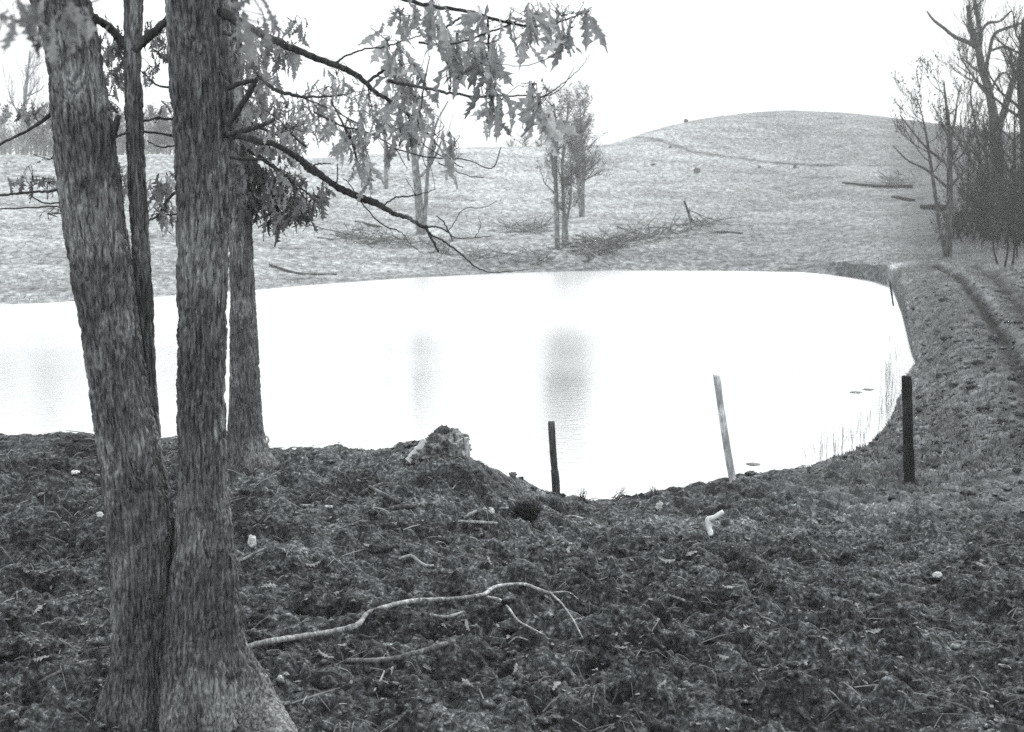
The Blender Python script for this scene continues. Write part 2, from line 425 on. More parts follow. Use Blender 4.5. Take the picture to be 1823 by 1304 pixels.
wear_and_light -= 0.07*np.clip((9-GY)/4, 0, 1)*np.clip((GT+.1)/.4, 0, 1)  # ground tone darker towards the near right
bank_shade = np.exp(-((GK-7.15)/0.25)**2)*np.clip((GT+0.2)/0.15, 0, 1)*(GK > 6.9)
wear_and_light -= 0.10*bank_shade*far  # shade along the low bank, painted dark
slope_shade = np.clip(1.25-np.abs(GK-7.9), 0, 1)*np.clip((GT+0.05)/0.1, 0, 1)*far
wear_and_light -= 0.09*slope_shade  # soft shading band painted on the slope above the far shore
wear_and_light -= far*(0.14*np.clip((GT-.05)/.25, 0, 1)*(GT < .3) + .11*(GT >= .3)*1.0)*np.clip((GY-60)/20, 0, 1)
wear_and_light -= 0.42*np.exp(-(d1/(0.26*wj))**2) + 0.34*np.exp(-(d3/0.25)**2) + 0.32*thicket_shade  # dark ruts, then the painted shade under the thicket
wear_and_light += 0.26*np.clip(wj, .3, 1.4)*np.exp(-(d2/0.13)**2) + 0.28*np.exp(-(d4/0.9)**2)
track = [P(1118, 246, 140)[:2], P(1230, 262, 128)[:2], P(1330, 275, 126)[:2], P(1480, 292, 122)[:2]]
dt = dist_poly(GX, GY, track)
wear_and_light -= 0.36*np.exp(-(dt/0.42)**2)
wear_and_light += 0.12*np.exp(-((dt-2.2)/1.0)**2)
nR, nC = GY.shape
V = np.stack([GX, GY, GZ2], -1).reshape(-1, 3)
i = np.arange(nR-1)[:, None]*nC; j = np.arange(nC-1)[None, :]
Q = np.stack([i+j, i+j+1, i+nC+j+1, i+nC+j], -1).reshape(-1, 4)
ground = mesh_obj('ground', V, [Q], M['ground'])
ground['kind'] = 'structure'
for nm, arr in (('cover', cover), ('wear_and_light', wear_and_light)):
    a = ground.data.attributes.new(nm, 'FLOAT', 'POINT')
    a.data.foreach_set('value', np.clip(arr, 0, 1).astype(np.float32).ravel())

def gz(x, y):
    """ground height under world x, y (vectorised)"""
    x = np.atleast_1d(np.asarray(x, float)); y = np.atleast_1d(np.asarray(y, float))
    t = x/(y+T0); c = np.clip(np.searchsorted(tcols, t), 1, NC-1)
    c = np.where(np.abs(tcols[c-1]-t) < np.abs(tcols[c]-t), c-1, c)
    out = np.empty(len(x)); order = np.argsort(c)
    for cc in np.unique(c):
        m = c == cc
        out[m] = np.interp(y[m], GY[:, cc], GZ2[:, cc])
    return out
def G(px, py, dmin=2.5, dmax=170):
    """first ground point seen through photo pixel px, py"""
    D = np.exp(np.linspace(math.log(dmin), math.log(dmax), 1500))
    pts = np.array([P(px, py, d) for d in D])
    g = gz(pts[:, 0], pts[:, 1]); k = np.argmax(pts[:, 2] <= g)
    if pts[k, 2] > g[k]: k = len(D)-1
    p = pts[k].copy(); p[2] = max(g[k], -5); return p

# ------------------------------------------------------------------ the pond
xs = np.linspace(-75, 60, 40); ys = np.linspace(9.0, 82, 40)
WX, WY = np.meshgrid(xs, ys)
i = np.arange(39)[:, None]*40; j = np.arange(39)[None, :]
pond = mesh_obj('pond_water', np.stack([WX, WY, 0*WX], -1).reshape(-1, 3), [np.stack([i+j, i+j+1, i+41+j, i+40+j], -1).reshape(-1, 4)], M['water'])
pond['kind'] = 'structure'

# ------------------------------------------------------------------ leaves
LV = [0.0, .10, .17, .27, .34, .44, .51, .61, .68, .78, .85, 1.0]
LW = [.010, .07, .035, .13, .055, .19, .07, .20, .07, .13, .035, .0]
def leaf_template():
    V = []; Q = []; T = []
    for v, w in zip(LV, LW):
        tip = 0.05 if w > 0.15 else 0.0
        V += [(-w, v+tip, 0), (0, v, 0), (w, v+tip, 0)]
    for k in range(len(LV)-1):
        a = k*3; b = a+3
        Q += [(a, a+1, b+1, b), (a+1, a+2, b+2, b+1)]
    return np.array(V, float), np.array(Q)
LTV, LTQ = leaf_template()
def add_leaves(mb, pos, axis, size, rs, curl=0.8, flat=None):
    """oak leaves: pos Nx3, axis Nx3 (stalk to tip), size N"""
    n = len(pos)
    if n == 0: return
    ax = axis/np.linalg.norm(axis, axis=1)[:, None]
    r = rs.normal(size=(n, 3)) if flat is None else flat
    sx = np.cross(ax, r); sx /= np.linalg.norm(sx, axis=1)[:, None] + 1e-9
    nz = np.cross(sx, ax)
    t = LTV[None]*np.ones((n, 1, 1))
    wj = rs.uniform(0.7, 1.2, (n, 1)); c1 = rs.uniform(-1, 1, (n, 1))*curl; c2 = rs.uniform(-1, 1, (n, 1))*curl*0.6
    lj = 1 + 0.35*rs.uniform(-1, 1, t.shape[:2])
    u = t[..., 0]*wj*lj; v = t[..., 1]
    w = c1*np.abs(u)*0.9 + c2*(v-0.4)**2 + 0.05*rs.uniform(-1, 1, u.shape)
    sk_ = rs.uniform(-.25, .25, (n, 1))*v*v
    S = size[:, None, None]
    W = pos[:, None, :] + S*(sx[:, None]*(u+sk_)[..., None] + ax[:, None]*v[..., None] + nz[:, None]*w[..., None])
    base = (np.arange(n)*len(LTV))[:, None, None]
    mb.add(W.reshape(-1, 3), (LTQ[None]+base).reshape(-1, 4))

# ------------------------------------------------------------------ big trunks with real furrowed bark
def trunk_mesh(name, parent, prof, D, mat, seg=200, dz=0.004, amp=0.009, seed=0, flare=None, freq=46, depth=1.0):
    """prof rows: (py, px_left, px_right) top to bottom"""
    pr = []
    for row in prof:
        py, l, r = row[:3]; d = row[3] if len(row) > 3 else D
        c = P((l+r)/2, py, d); pr.append((c[0], c[1], c[2], (r-l)/2*PXM(d)))
    sp = spline(pr, 10)
    L = np.concatenate([[0], np.cumsum(np.linalg.norm(np.diff(sp[:, :3], axis=0), axis=1))])
    n = max(8, int(L[-1]/dz)); s = np.linspace(0, L[-1], n)
    C = np.stack([np.interp(s, L, sp[:, k]) for k in range(4)], -1)
    th = np.linspace(0, 2*pi, seg, endpoint=False)
    R = C[:, 3:4]*np.ones((1, seg))
    ct, st = np.cos(th)[None], np.sin(th)[None]
    z = C[:, 2:3]
    qx = ct*R; qy = st*R
    warp = 0.5*perlin(qx*9+seed, qy*9, z*5)
    rid = perlin(qx*freq+seed, qy*freq+warp*2, z*6 + warp*2)
    rid2 = perlin(qx*freq*2.1+seed, qy*freq*2.1, z*17 + warp)
    fine = perlin(qx*150+seed, qy*150, z*60)
    furrow = np.minimum(1, np.abs(rid)*2.6) ; furrow2 = np.minimum(1, np.abs(rid2)*2.4)
    big = fbm(ct*1.2+seed, st*1.2, z*1.6, 3)
    if flare is not None:
        for (a0, wdt, hgt, fz, zf) in flare:
            da = (th[None]-a0+pi) % (2*pi) - pi
            R = R + hgt*np.exp(-(da/wdt)**2)*np.exp(-np.clip(z-zf, 0, 9)/fz)
    R = R*(1+0.05*big) + amp*1.65*((furrow-0.6) + 0.5*(furrow2-0.5) + 0.2*fine)
    V = np.stack([C[:, 0:1]+R*ct, C[:, 1:2]+R*st*depth, z*np.ones((1, seg))], -1).reshape(-1, 3)
    i = np.arange(n-1)[:, None]*seg; j = np.arange(seg)[None, :]; k = (j+1) % seg
    Q = np.stack([i+k, i+j, i+seg+j, i+seg+k], -1).reshape(-1, 4)
    return mesh_obj(name, V, [Q], mat, parent, True, np.array(parent.location))

def ptube(mb, rows, D, seg=8, n=7, wob=0.06, jit=0.0, rs=None):
    """rows (px, py, width_px[, D])"""
    pts = []
    for r in rows:
        d = r[3] if len(r) > 3 else D
        p = P(r[0], r[1], d); pts.append((*p, r[2]/2*PXM(d)))
    sp = spline(pts, n)
    if jit and rs is not None: sp[1:-1, :3] += rs.normal(size=(len(sp)-2, 3))*jit
    mb.tube(sp[:, :3], np.maximum(sp[:, 3], 0.0008), seg, wob)
    return sp

def twigs_and_leaves(tw, lv, px, py, rx, ry, D, n, size, rs, down=1.0, stems=5, dd=0.25, tw_w=2.0):
    c = P(px, py, D); k = PXM(D)
    top = c + np.array((0, 0, ry*k*0.7))
    u = rs.normal(size=(n, 3))*np.array((0.42, 1, 0.42)); 
    pos = c + np.stack([u[:, 0]*rx*k, u[:, 1]*dd*0.5, u[:, 2]*ry*k], -1)
    ax = rs.normal(size=(n, 3))*0.42 + np.array((0, 0, -1.0))*down
    size = size*1.06
    # leaves hang, stalk uppermost
    pos = pos + np.array((0, 0, 1))*size*0.45*down
    add_leaves(lv, pos, ax, size*rs.uniform(0.45, 1.3, n), rs, 1.3)
    for i in range(stems):
        q = pos[rs.randint(n)]
        m = (top+q)/2 + rs.normal(size=3)*0.03
        tw.tube(spline([top, m, q], 5), np.linspace(tw_w, 0.8, 11)*0.5*k*0.8, 4)

R = np.random.RandomState
# ---- multi-stemmed oak at the left
base = G(300, 1255); DM = 5.35
base[1] = DM; base[2] = float(gz(base[0], DM)[0])
oak = empty('oak_tree', base, 'big rough-barked oak with three stems rising from one flared base in the left foreground', 'tree')
main_prof = [(-25, 300, 403), (40, 303, 405), (100, 305, 408), (200, 312, 411), (300, 318, 413), (380, 318, 411), (450, 317, 403), (560, 317, 400), (700, 317, 397), (800, 319, 400), (900, 318, 408),
             (1000, 308, 417), (1080, 298, 424), (1150, 290, 432), (1220, 284, 440), (1290, 280, 446), (1345, 276, 450)]
tm = trunk_mesh('trunk', oak, main_prof, DM, M['bark'], 230, 0.004, 0.009, 1.0, [(-0.1, .38, .10, .10, 1.72), (-0.9, .4, .09, .12, 1.70), (-1.9, .4, .07, .12, 1.70), (0.7, .4, .10, .13, 1.70), (2.6, .5, .08, .2, 1.7)])
tm['label'] = 'straight middle trunk with flared root at its right'
lean_prof = [(-25, 52, 150), (40, 70, 165), (100, 86, 175), (200, 96, 192), (300, 105, 206), (400, 117, 221), (500, 132, 233), (560, 144, 240), (650, 157, 254), (700, 163, 262), (800, 177, 283), (900, 189, 303),
             (1000, 196, 312), (1100, 201, 312), (1180, 203, 310), (1250, 200, 312), (1345, 194, 320)]
tl = trunk_mesh('trunk', oak, lean_prof, DM+0.02, M['bark'], 220, 0.004, 0.009, 11.0, [(-2.4, .45, .09, .12, 1.7), (3.0, .4, .08, .13, 1.7), (-1.4, .4, .07, .12, 1.7)])
tl['label'] = 'left trunk leaning to the left'
thin_prof = [(-25, 222, 254), (40, 221, 252), (100, 222, 250), (200, 224, 253), (300, 228, 257), (400, 234, 263), (500, 238, 270), (600, 241, 274), (700, 246, 280), (800, 250, 287), (900, 256, 300), (1000, 262, 308), (1150, 262, 310)]
ts = trunk_mesh('trunk', oak, thin_prof, DM+0.12, M['bark'], 120, 0.005, 0.005, 23.0, None, 50)
ts['label'] = 'slender upright stem between the two thick trunks'
rt_ = trunk_mesh('root', oak, [(1090, 396, 420, 5.38), (1130, 394, 434, 5.37), (1165, 394, 450, 5.35), (1200, 396, 472, 5.32), (1235, 402, 490, 5.28), (1265, 412, 508, 5.22), (1295, 428, 526, 5.15), (1320, 444, 540, 5.1)], 5.2, M['bark'], 120, .004, .007, 61.0, None, 36, .62)
rt_['label'] = 'root running out to the right from the middle trunk'
def branch(parent, label, rows, D, mat='bark_dark', leaves=None, subs=(), seed=1, leafmat='leaf', size=0.13, twigrows=()):
    """one limb: swept tube + smaller twigs (one sub-part) + its leaves (one sub-part)"""
    rs = R(seed); mb = MB(); ptube(mb, rows, D, 10, 8, 0.10, 0.0015, rs)
    o = mb.build('branch', M[mat], parent)
    if label: o['label'] = label
    L = np.array(parent.location)
    tw = MB(); lv = MB()
    for t in subs:
        t1 = MB(); ptube(t1, t, D, 6, 6, 0.12, 0.0012, rs); t1.build('twig', M[mat], o, loc=L)
    for cl in (leaves or ()):
        px, py, rx, ry, n = cl[:5]; d = cl[5] if len(cl) > 5 else D
        tw = MB(); twigs_and_leaves(tw, lv, px, py, rx, ry, d, n, cl[6] if len(cl) > 6 else size, rs); tw.build('leaf_stalks', M[mat], o, loc=L)
    if lv.n: l = lv.build('leaves', M[leafmat], o, loc=L)
    return o
D = 4.95
branch(oak, 'long upper branch reaching right over the pond', [(395, 20, 20, 5.3), (430, 42, 17, 5.2), (480, 68, 14), (540, 95, 12), (600, 117, 11), (640, 138, 10), (665, 162, 8), (690, 178, 7), (725, 202, 6), (750, 226, 4.5), (775, 255, 3.5), (800, 285, 2.5), (825, 300, 1.6)], D,
    leaves=[(705, 115, 26, 38, 9), (720, 160, 28, 46, 13), (690, 95, 18, 30, 5), (600, 150, 40, 20, 10, D, .07), (560, 215, 50, 38, 44, D+.4, .07), (620, 250, 45, 55, 42, D, .09), (645, 300, 24, 40, 16, D, .11), (585, 170, 50, 22, 22, D+.3, .065),
            (705, 205, 30, 30, 14), (735, 235, 24, 30, 12), (700, 260, 36, 40, 14, D, .10), (775, 258, 26, 24, 7), (800, 285, 16, 22, 3), (660, 215, 40, 35, 22, D+.2, .08), (520, 250, 40, 30, 22, D+.5, .07), (640, 190, 30, 30, 14, D+.1, .08), (745, 195, 18, 26, 6)],
    subs=[[(598, 112, 4), (620, 98, 3.5), (650, 88, 3), (683, 84, 3), (720, 72, 2.5), (750, 64, 2)], [(652, 150, 6), (668, 136, 5.5), (690, 122, 5)], [(655, 158, 2), (660, 185, 1.8), (665, 200, 1)], [(725, 205, 3), (740, 240, 2.2), (760, 262, 2), (790, 280, 1.4)],
          [(560, 200, 4), (610, 225, 3.5), (650, 235, 3), (700, 262, 2), (725, 300, 1.3)], [(590, 180, 3), (615, 230, 4), (628, 260, 5), (636, 290, 3)], [(690, 262, 3), (760, 280, 2.4), (830, 285, 2), (875, 300, 2), (892, 262, 1.5)], [(780, 290, 2), (830, 312, 1.8), (862, 317, 1.4)]], seed=3)
branch(oak, 'thin branch with clusters of hanging leaves in front of the white sky', [(690, 145, 6), (720, 150, 5.5), (765, 159, 5.5), (800, 166, 5), (850, 173, 4), (890, 171, 3.2), (940, 171, 2.8), (968, 172, 2.4), (1000, 150, 2.0), (1030, 125, 1.4), (1050, 98, 1)], 4.7,
    leaves=[(795, 145, 12, 14, 3), (874, 200, 16, 40, 9), (884, 235, 12, 18, 4), (864, 150, 14, 40, 7), (955, 165, 16, 22, 4), (960, 215, 20, 36, 15), (968, 238, 18, 16, 7), (893, 190, 12, 16, 3)],
    subs=[[(965, 172, 2), (985, 168, 1.8), (1005, 150, 1.6), (1022, 120, 1)], [(880, 112, 1.2), (930, 118, 1.5), (985, 100, 1.5), (1008, 78, 1.2), (1016, 60, 1)], [(800, 166, 1.4), (806, 150, 1), (815, 138, .8)], [(900, 172, 1.5), (915, 158, 1.2), (930, 150, .9)]], seed=5)
branch(oak, 'top branch hung with pale drooping leaves along the upper edge', [(640, -40, 9), (700, -10, 8), (760, 10, 7), (830, 20, 6), (900, 40, 5), (960, 48, 4), (1010, 34, 3), (1050, 20, 2)], 4.75,
    leaves=[(738, 55, 16, 30, 6), (712, 40, 14, 20, 3), (790, 75, 20, 22, 8), (800, 110, 20, 38, 11), (838, 100, 16, 34, 8), (868, 62, 26, 30, 8), (872, 110, 26, 44, 14), (876, 150, 20, 30, 8), (905, 62, 10, 36, 5), (935, 55, 14, 34, 8), (940, 78, 12, 26, 4), (1000, 45, 18, 22, 6), (1012, 70, 14, 26, 7), (1046, 48, 10, 14, 3), (960, 45, 20, 18, 6), (770, 40, 14, 14, 3)],
    subs=[[(745, 76, 4), (790, 80, 3.5), (830, 72, 3.5), (870, 58, 3.5), (905, 45, 3), (930, 32, 2.5)], [(780, 92, 4), (790, 55, 4), (815, 35, 4), (835, 25, 3)], [(868, 30, 4), (870, 80, 4), (872, 130, 3), (874, 190, 3)], [(765, 100, 1.5), (755, 150, 3), (748, 210, 2)]], seed=7)
branch(oak, 'dark crooked lower branch dipping down to the far waterline', [(405, 240, 14, 5.3), (450, 248, 12, 5.1), (500, 262, 10), (535, 285, 12), (552, 300, 16), (575, 315, 12), (600, 333, 12), (640, 352, 13), (670, 362, 12), (700, 380, 8.5), (728, 389, 7.5), (748, 402, 6.5), (757, 405, 7)], D,
    subs=[[(757, 404, 5), (768, 425, 4.5), (781, 450, 3.5)], [(757, 404, 5), (768, 418, 3.5), (790, 430, 3.3), (815, 448, 3), (845, 474, 2.6), (872, 485, 2), (900, 484, 1.4), (945, 480, 1)], [(757, 404, 4), (775, 404, 3.2), (792, 410, 3), (812, 424, 2), (845, 424, 1.4), (880, 420, .8)], [(798, 412, 3), (790, 395, 2.4), (776, 385, 2)],
          [(798, 412, 2), (810, 396, 1.6), (826, 372, 1.4), (860, 370, 1.2), (885, 358, 1)], [(798, 412, 3), (806, 430, 2)], [(683, 366, 3), (705, 352, 3), (740, 348, 2.4), (775, 338, 1.2)], [(637, 352, 2.4), (655, 375, 2.5), (680, 400, 2.5), (715, 415, 2.2), (727, 432, 1.6), (745, 445, 1)],
          [(600, 325, 2.5), (601, 305, 2.2), (600, 292, 2)], [(555, 298, 4), (565, 292, 3), (590, 292, 2)], [(610, 318, 1.8), (620, 325, 1.8), (636, 350, 2)], [(740, 348, 1.6), (730, 330, 1.2), (722, 318, 1)], [(845, 424, 1.4), (855, 405, 1.2), (852, 385, .7)], [(775, 338, 1), (770, 310, 1), (762, 285, 1)], [(700, 420, 1), (712, 426, 1), (730, 428, .8)]],
    leaves=[(500, 250, 16, 18, 8, D, .06)], seed=9)
branch(oak, 'thin curving branch with leaves to the right of the middle trunk', [(400, 58, 7, 5.2), (414, 64, 6), (430, 80, 5.5), (442, 100, 5.5), (450, 122, 5), (465, 140, 5), (490, 160, 7), (515, 168, 6.5), (545, 173, 5), (580, 172, 3.5), (620, 168, 2.5)], 5.0,
    leaves=[(480, 75, 34, 32, 26, 5.6, .085), (505, 100, 34, 26, 24, 5.6, .085), (525, 60, 24, 26, 10, 5.6, .08), (450, 110, 36, 40, 40, 6.0, .08), (455, 165, 34, 34, 34, 6.0, .08), (500, 200, 46, 24, 34, 6.0, .08), (440, 200, 30, 40, 34, 6.2, .08), (515, 105, 20, 14, 10, 5.4, .08), (560, 235, 40, 26, 22, 5.8, .075), (430, 250, 26, 26, 20, 6.2, .08)],
    subs=[[(530, 170, 3.5), (565, 185, 3), (600, 200, 2.4), (640, 222, 1.8)], [(545, 262, 4), (520, 240, 3.5), (495, 212, 3), (470, 195, 2)], [(600, 172, 2), (630, 165, 1.5), (660, 160, 1)]], seed=11, leafmat='leaf_mid')
branch(oak, 'broken dead limb slanting up from the middle trunk', [(404, 224, 11), (418, 205, 11), (436, 178, 10), (452, 150, 10), (458, 140, 6)], 5.2, seed=13, subs=[[(404, 158, 9), (425, 150, 9), (452, 143, 8)], [(404, 240, 9), (440, 232, 9), (470, 222, 8), (490, 212, 6)], [(408, 280, 6), (440, 284, 6), (476, 284, 5)]])
branch(oak, 'forked upper limb of the slender stem', [(236, 95, 15, DM+.12), (212, 68, 15, DM+.12), (190, 46, 14, DM+.1), (165, 30, 13), (120, 0, 11)], DM, subs=[[(238, 92, 14), (256, 74, 15), (280, 52, 14), (305, 30, 13)]],
    leaves=[(205, 105, 22, 24, 34, 6.3, .085), (200, 150, 20, 22, 22, 6.3, .085), (210, 80, 24, 20, 30, 6.3, .085), (285, 75, 22, 24, 34, 6.3, .085), (283, 105, 14, 30, 14, 6.3, .09), (268, 130, 14, 16, 6, 6.3, .08), (195, 185, 18, 20, 10, 6.3, .085), (310, 195, 12, 14, 4, 6.3, .08)], seed=17, leafmat='leaf_dark')
branch(oak, 'dark stub curving up from the leaning trunk', [(192, 262, 7), (200, 246, 10), (207, 222, 12), (212, 205, 8)], DM, seed=19, subs=[[(205, 245, 4), (222, 238, 4), (230, 236, 3)], [(255, 216, 4), (285, 211, 4.5), (318, 216, 4.5)], [(254, 235, 4.5), (285, 238, 4), (318, 245, 5)], [(262, 250, 2), (285, 262, 3), (318, 258, 3)], [(254, 128, 3), (270, 145, 3), (285, 154, 3.5), (310, 157, 4)]])
branch(oak, 'sparse side branches leaving the frame at the left', [(110, 338, 5), (85, 341, 5), (50, 343, 4.5), (-10, 350, 4)], DM, seed=21, subs=[[(115, 370, 3), (85, 368, 3), (55, 370, 2.5), (-10, 372, 2)], [(112, 360, 3), (80, 362, 3), (55, 350, 2.5)], [(104, 192, 10), (80, 212, 7), (45, 235, 5), (-10, 262, 4)]],
    leaves=[(60, 328, 20, 10, 16, DM+.3, .07), (85, 330, 16, 8, 8, DM+.3, .07), (90, 290, 10, 8, 4, DM+.3, .07), (60, 208, 30, 14, 24, DM+.4, .075), (85, 385, 8, 6, 2, DM, .06)], leafmat='leaf_mid')
branch(oak, 'leafy spray hanging very near the lens at the upper left', [(-60, -60, 10, 2.7), (10, -30, 7, 2.6), (80, 0, 5, 2.5), (140, 10, 3, 2.5), (230, -20, 3, 2.6)], 2.5, leaves=[(70, 55, 36, 28, 22, 2.3, .06), (125, 35, 26, 18, 12, 2.3, .055), (30, 60, 26, 26, 10, 2.3, .06)], seed=23, leafmat='leaf_mid')
branch(oak, 'blurred pair of leaves just right of the top of the middle trunk', [(300, -60, 8, 3.1), (380, -30, 6, 3.0), (440, 0, 4, 3.0)], 3.0, leaves=[(432, 55, 16, 34, 4, 3.0, .10), (470, 38, 24, 14, 4, 3.0, .09)], seed=25, leafmat='leaf_mid')

# ---- second oak behind it
b2 = G(447, 822); D2 = float(b2[1])
oak2 = empty('oak_tree', b2, 'slimmer oak behind the big one, on the brink, ring-shaped knot at its foot', 'tree')
prof2 = [(-25, 398, 422), (100, 400, 428), (200, 402, 434), (300, 405, 441), (380, 408, 446), (450, 409, 449), (550, 410, 455), (650, 410, 461), (720, 408, 465), (770, 405, 470), (800, 404, 477), (825, 402, 486), (850, 400, 492)]
trunk_mesh('trunk', oak2, prof2, D2, M['bark'], 150, 0.008, 0.007, 41.0, [(-.2, .4, .06, .10, 1.8), (-1.6, .6, .05, .15, 1.8), (3.1, .5, .03, .1, 1.8)], 40)
kb = MB(); th = np.linspace(0, 2*pi, 17); kc = P(474, 783, D2-0.12); k_ = PXM(D2)
kb.tube(np.stack([kc[0]+np.cos(th)*4.5*k_, kc[1]+0*th+np.cos(th)*-.01, kc[2]+np.sin(th)*6*k_], -1), 2.0*k_, 7, 0.1, False)
kn = kb.build('knot', M['stick'], oak2)
branch(oak2, 'low leafy branch spreading right', [(430, 262, 9), (455, 275, 8), (490, 300, 6), (530, 330, 4), (565, 360, 2.5)], D2, seed=31, leafmat='leaf_dark', size=.15,
    leaves=[(455, 325, 30, 26, 50), (500, 330, 36, 24, 60), (450, 360, 26, 26, 50), (500, 365, 36, 24, 70), (545, 370, 26, 22, 34), (520, 390, 26, 16, 26), (440, 388, 16, 16, 16), (490, 398, 22, 14, 14), (572, 355, 12, 22, 10), (545, 405, 10, 10, 5), (440, 300, 26, 20, 26), (487, 408, 10, 10, 6)],
    subs=[[(445, 300, 4), (470, 345, 3), (500, 385, 2)], [(500, 306, 3), (540, 350, 2.4), (548, 395, 1.6)]])
branch(oak2, 'pale leafy spray higher up, right of the trunk', [(428, 215, 8), (450, 222, 7), (480, 235, 5), (515, 250, 3)], D2, seed=33, leafmat='leaf_mid', size=.15,
    leaves=[(445, 240, 26, 20, 34), (480, 265, 30, 18, 34), (515, 240, 30, 22, 30), (455, 200, 26, 20, 26), (470, 150, 30, 24, 26), (445, 110, 26, 26, 26), (520, 285, 20, 12, 12)],
    subs=[[(428, 280, 5), (455, 284, 4), (490, 284, 3)]])
branch(oak2, 'left-hand spray seen between the trunks', [(408, 300, 7), (370, 320, 6), (310, 345, 5), (280, 385, 4), (255, 395, 4)], D2, seed=35, leafmat='leaf_mid', size=.15,
    leaves=[(285, 350, 20, 26, 30), (300, 330, 14, 16, 12), (290, 385, 18, 14, 18), (300, 405, 8, 10, 4), (215, 335, 14, 20, 12), (212, 310, 10, 14, 6), (305, 60, 12, 12, 6)], subs=[[(408, 295, 3), (330, 375, 3), (270, 382, 2)]])

# ------------------------------------------------------------------ distant trees
def grow(segs, tips, p, d, L, r, lvl, maxl, rs, spread=0.55, up=0.25, nkids=(3, 5), wig=0.12):
    n = 6; pts = [p.copy()]; q = p.copy(); dd = d.copy()
    for i in range(n):
        dd = dd + rs.normal(size=3)*wig + np.array((0, 0, up*0.25)); dd /= np.linalg.norm(dd)
        q = q + dd*L/n; pts.append(q.copy())
    rr = np.linspace(r, r*0.45, n+1)
    segs.append((np.array(pts), rr, lvl))
    if lvl >= maxl: tips.append(q); return
    k = rs.randint(nkids[0], nkids[1]+1)
    for j in range(k):
        f = rs.uniform(0.3, 1.0) if j else 1.0
        i = min(n, int(f*n)); b = pts[i]
        side = rs.normal(size=3); side -= side.dot(dd)*dd; side /= np.linalg.norm(side)
        nd = dd + side*spread*rs.uniform(0.6, 1.4); nd /= np.linalg.norm(nd)
        grow(segs, tips, b, nd, L*rs.uniform(0.5, 0.75), r*0.5*(1.1-0.4*f), lvl+1, maxl, rs, spread, up, nkids, wig)
def quad_leaves(mb, pts, size, rs):
    n = len(pts)
    a = rs.normal(size=(n, 3)); a /= np.linalg.norm(a, axis=1)[:, None]
    b = np.cross(a, rs.normal(size=(n, 3))); b /= np.linalg.norm(b, axis=1)[:, None]
    s = (size*rs.uniform(.5, 1.3, n))[:, None]
    V = np.stack([pts - a*s, pts - b*s*.45, pts + a*s, pts + b*s*.45], 1).reshape(-1, 3)
    mb.add(V, np.arange(4*n).reshape(-1, 4))
def far_tree(name, label, cat, stems, seed, mat, kids=5, maxl=3, klen=0.35, spread=0.6, leaves=0, lsize=0.05, leafmat='leaf_far', kfrom=0.35, group=None, up=0.25, tipr=1.0, cat_part='crown', kscale=1.0):
    """stems: list of polylines rows (px,py,width,D) from the foot up"""
    rs = R(seed)
    f0 = stems[0][0]; root = empty(name, P(f0[0], f0[1], f0[3]), label, cat, group)
    cr = MB(); lf = MB()
    for st in stems:
        t = MB()
        pts = [(*P(a, b, d), w/2*PXM(d)) for a, b, w, d in st]
        sp = spline(pts, 6); sp[0, 2] -= 0.3
        t.tube(sp[:, :3], sp[:, 3], 10, 0.06)
        t.build('trunk', M[mat], root)
        H = np.linalg.norm(sp[-1, :3]-sp[0, :3]); m = len(sp)
        segs = []; tips = []
        for k in range(kids):
            f = kfrom + (1-kfrom)*(k+rs.uniform(0, 1))/kids; i = min(m-1, int(f*(m-1)))
            az = rs.uniform(0, 2*pi); el = rs.uniform(0.15, 0.9)
            d = np.array((cos(az)*cos(el), sin(az)*cos(el), sin(el)))
            grow(segs, tips, sp[i, :3], d, H*klen*(1.15-0.6*f)*rs.uniform(.8, 1.2)*kscale, max(sp[i, 3]*0.45, 0.012), 1, maxl, rs, spread, up)
        for p_, r_, l_ in segs:
            cr.tube(p_, np.maximum(r_, 0.004*tipr), 5 if l_ < 2 else 3, 0, False)
        if leaves:
            allp = np.concatenate([s[0][2:] for s in segs if s[2] >= 2] or [s[0] for s in segs])
            pk = allp[rs.randint(len(allp), size=leaves)] + rs.normal(size=(leaves, 3))*0.10
            quad_leaves(lf, pk, lsize, rs)
    c = cr.build('crown', M[mat], root)
    if lf.n: lf.build('leaves', M[leafmat], root)
    return root
g = G(748, 418, 30); d = float(g[1])
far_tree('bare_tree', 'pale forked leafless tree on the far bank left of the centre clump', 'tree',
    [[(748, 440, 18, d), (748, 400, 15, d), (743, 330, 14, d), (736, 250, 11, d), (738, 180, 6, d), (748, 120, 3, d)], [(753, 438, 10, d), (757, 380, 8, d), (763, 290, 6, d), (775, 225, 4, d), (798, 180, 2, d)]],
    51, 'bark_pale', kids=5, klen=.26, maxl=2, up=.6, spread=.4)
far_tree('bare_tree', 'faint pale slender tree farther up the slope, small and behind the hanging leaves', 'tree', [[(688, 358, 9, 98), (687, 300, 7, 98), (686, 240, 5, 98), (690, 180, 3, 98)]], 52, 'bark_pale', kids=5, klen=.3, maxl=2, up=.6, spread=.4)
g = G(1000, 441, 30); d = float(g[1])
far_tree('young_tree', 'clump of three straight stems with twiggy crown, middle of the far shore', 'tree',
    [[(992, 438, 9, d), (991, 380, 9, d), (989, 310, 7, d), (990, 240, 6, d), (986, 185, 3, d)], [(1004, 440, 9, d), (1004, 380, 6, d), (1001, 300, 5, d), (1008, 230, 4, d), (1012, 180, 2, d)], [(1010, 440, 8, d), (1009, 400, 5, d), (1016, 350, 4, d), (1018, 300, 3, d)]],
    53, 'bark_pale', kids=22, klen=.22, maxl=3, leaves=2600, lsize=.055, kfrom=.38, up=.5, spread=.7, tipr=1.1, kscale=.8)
g2 = G(1036, 386, 30); d2 = float(g2[1])
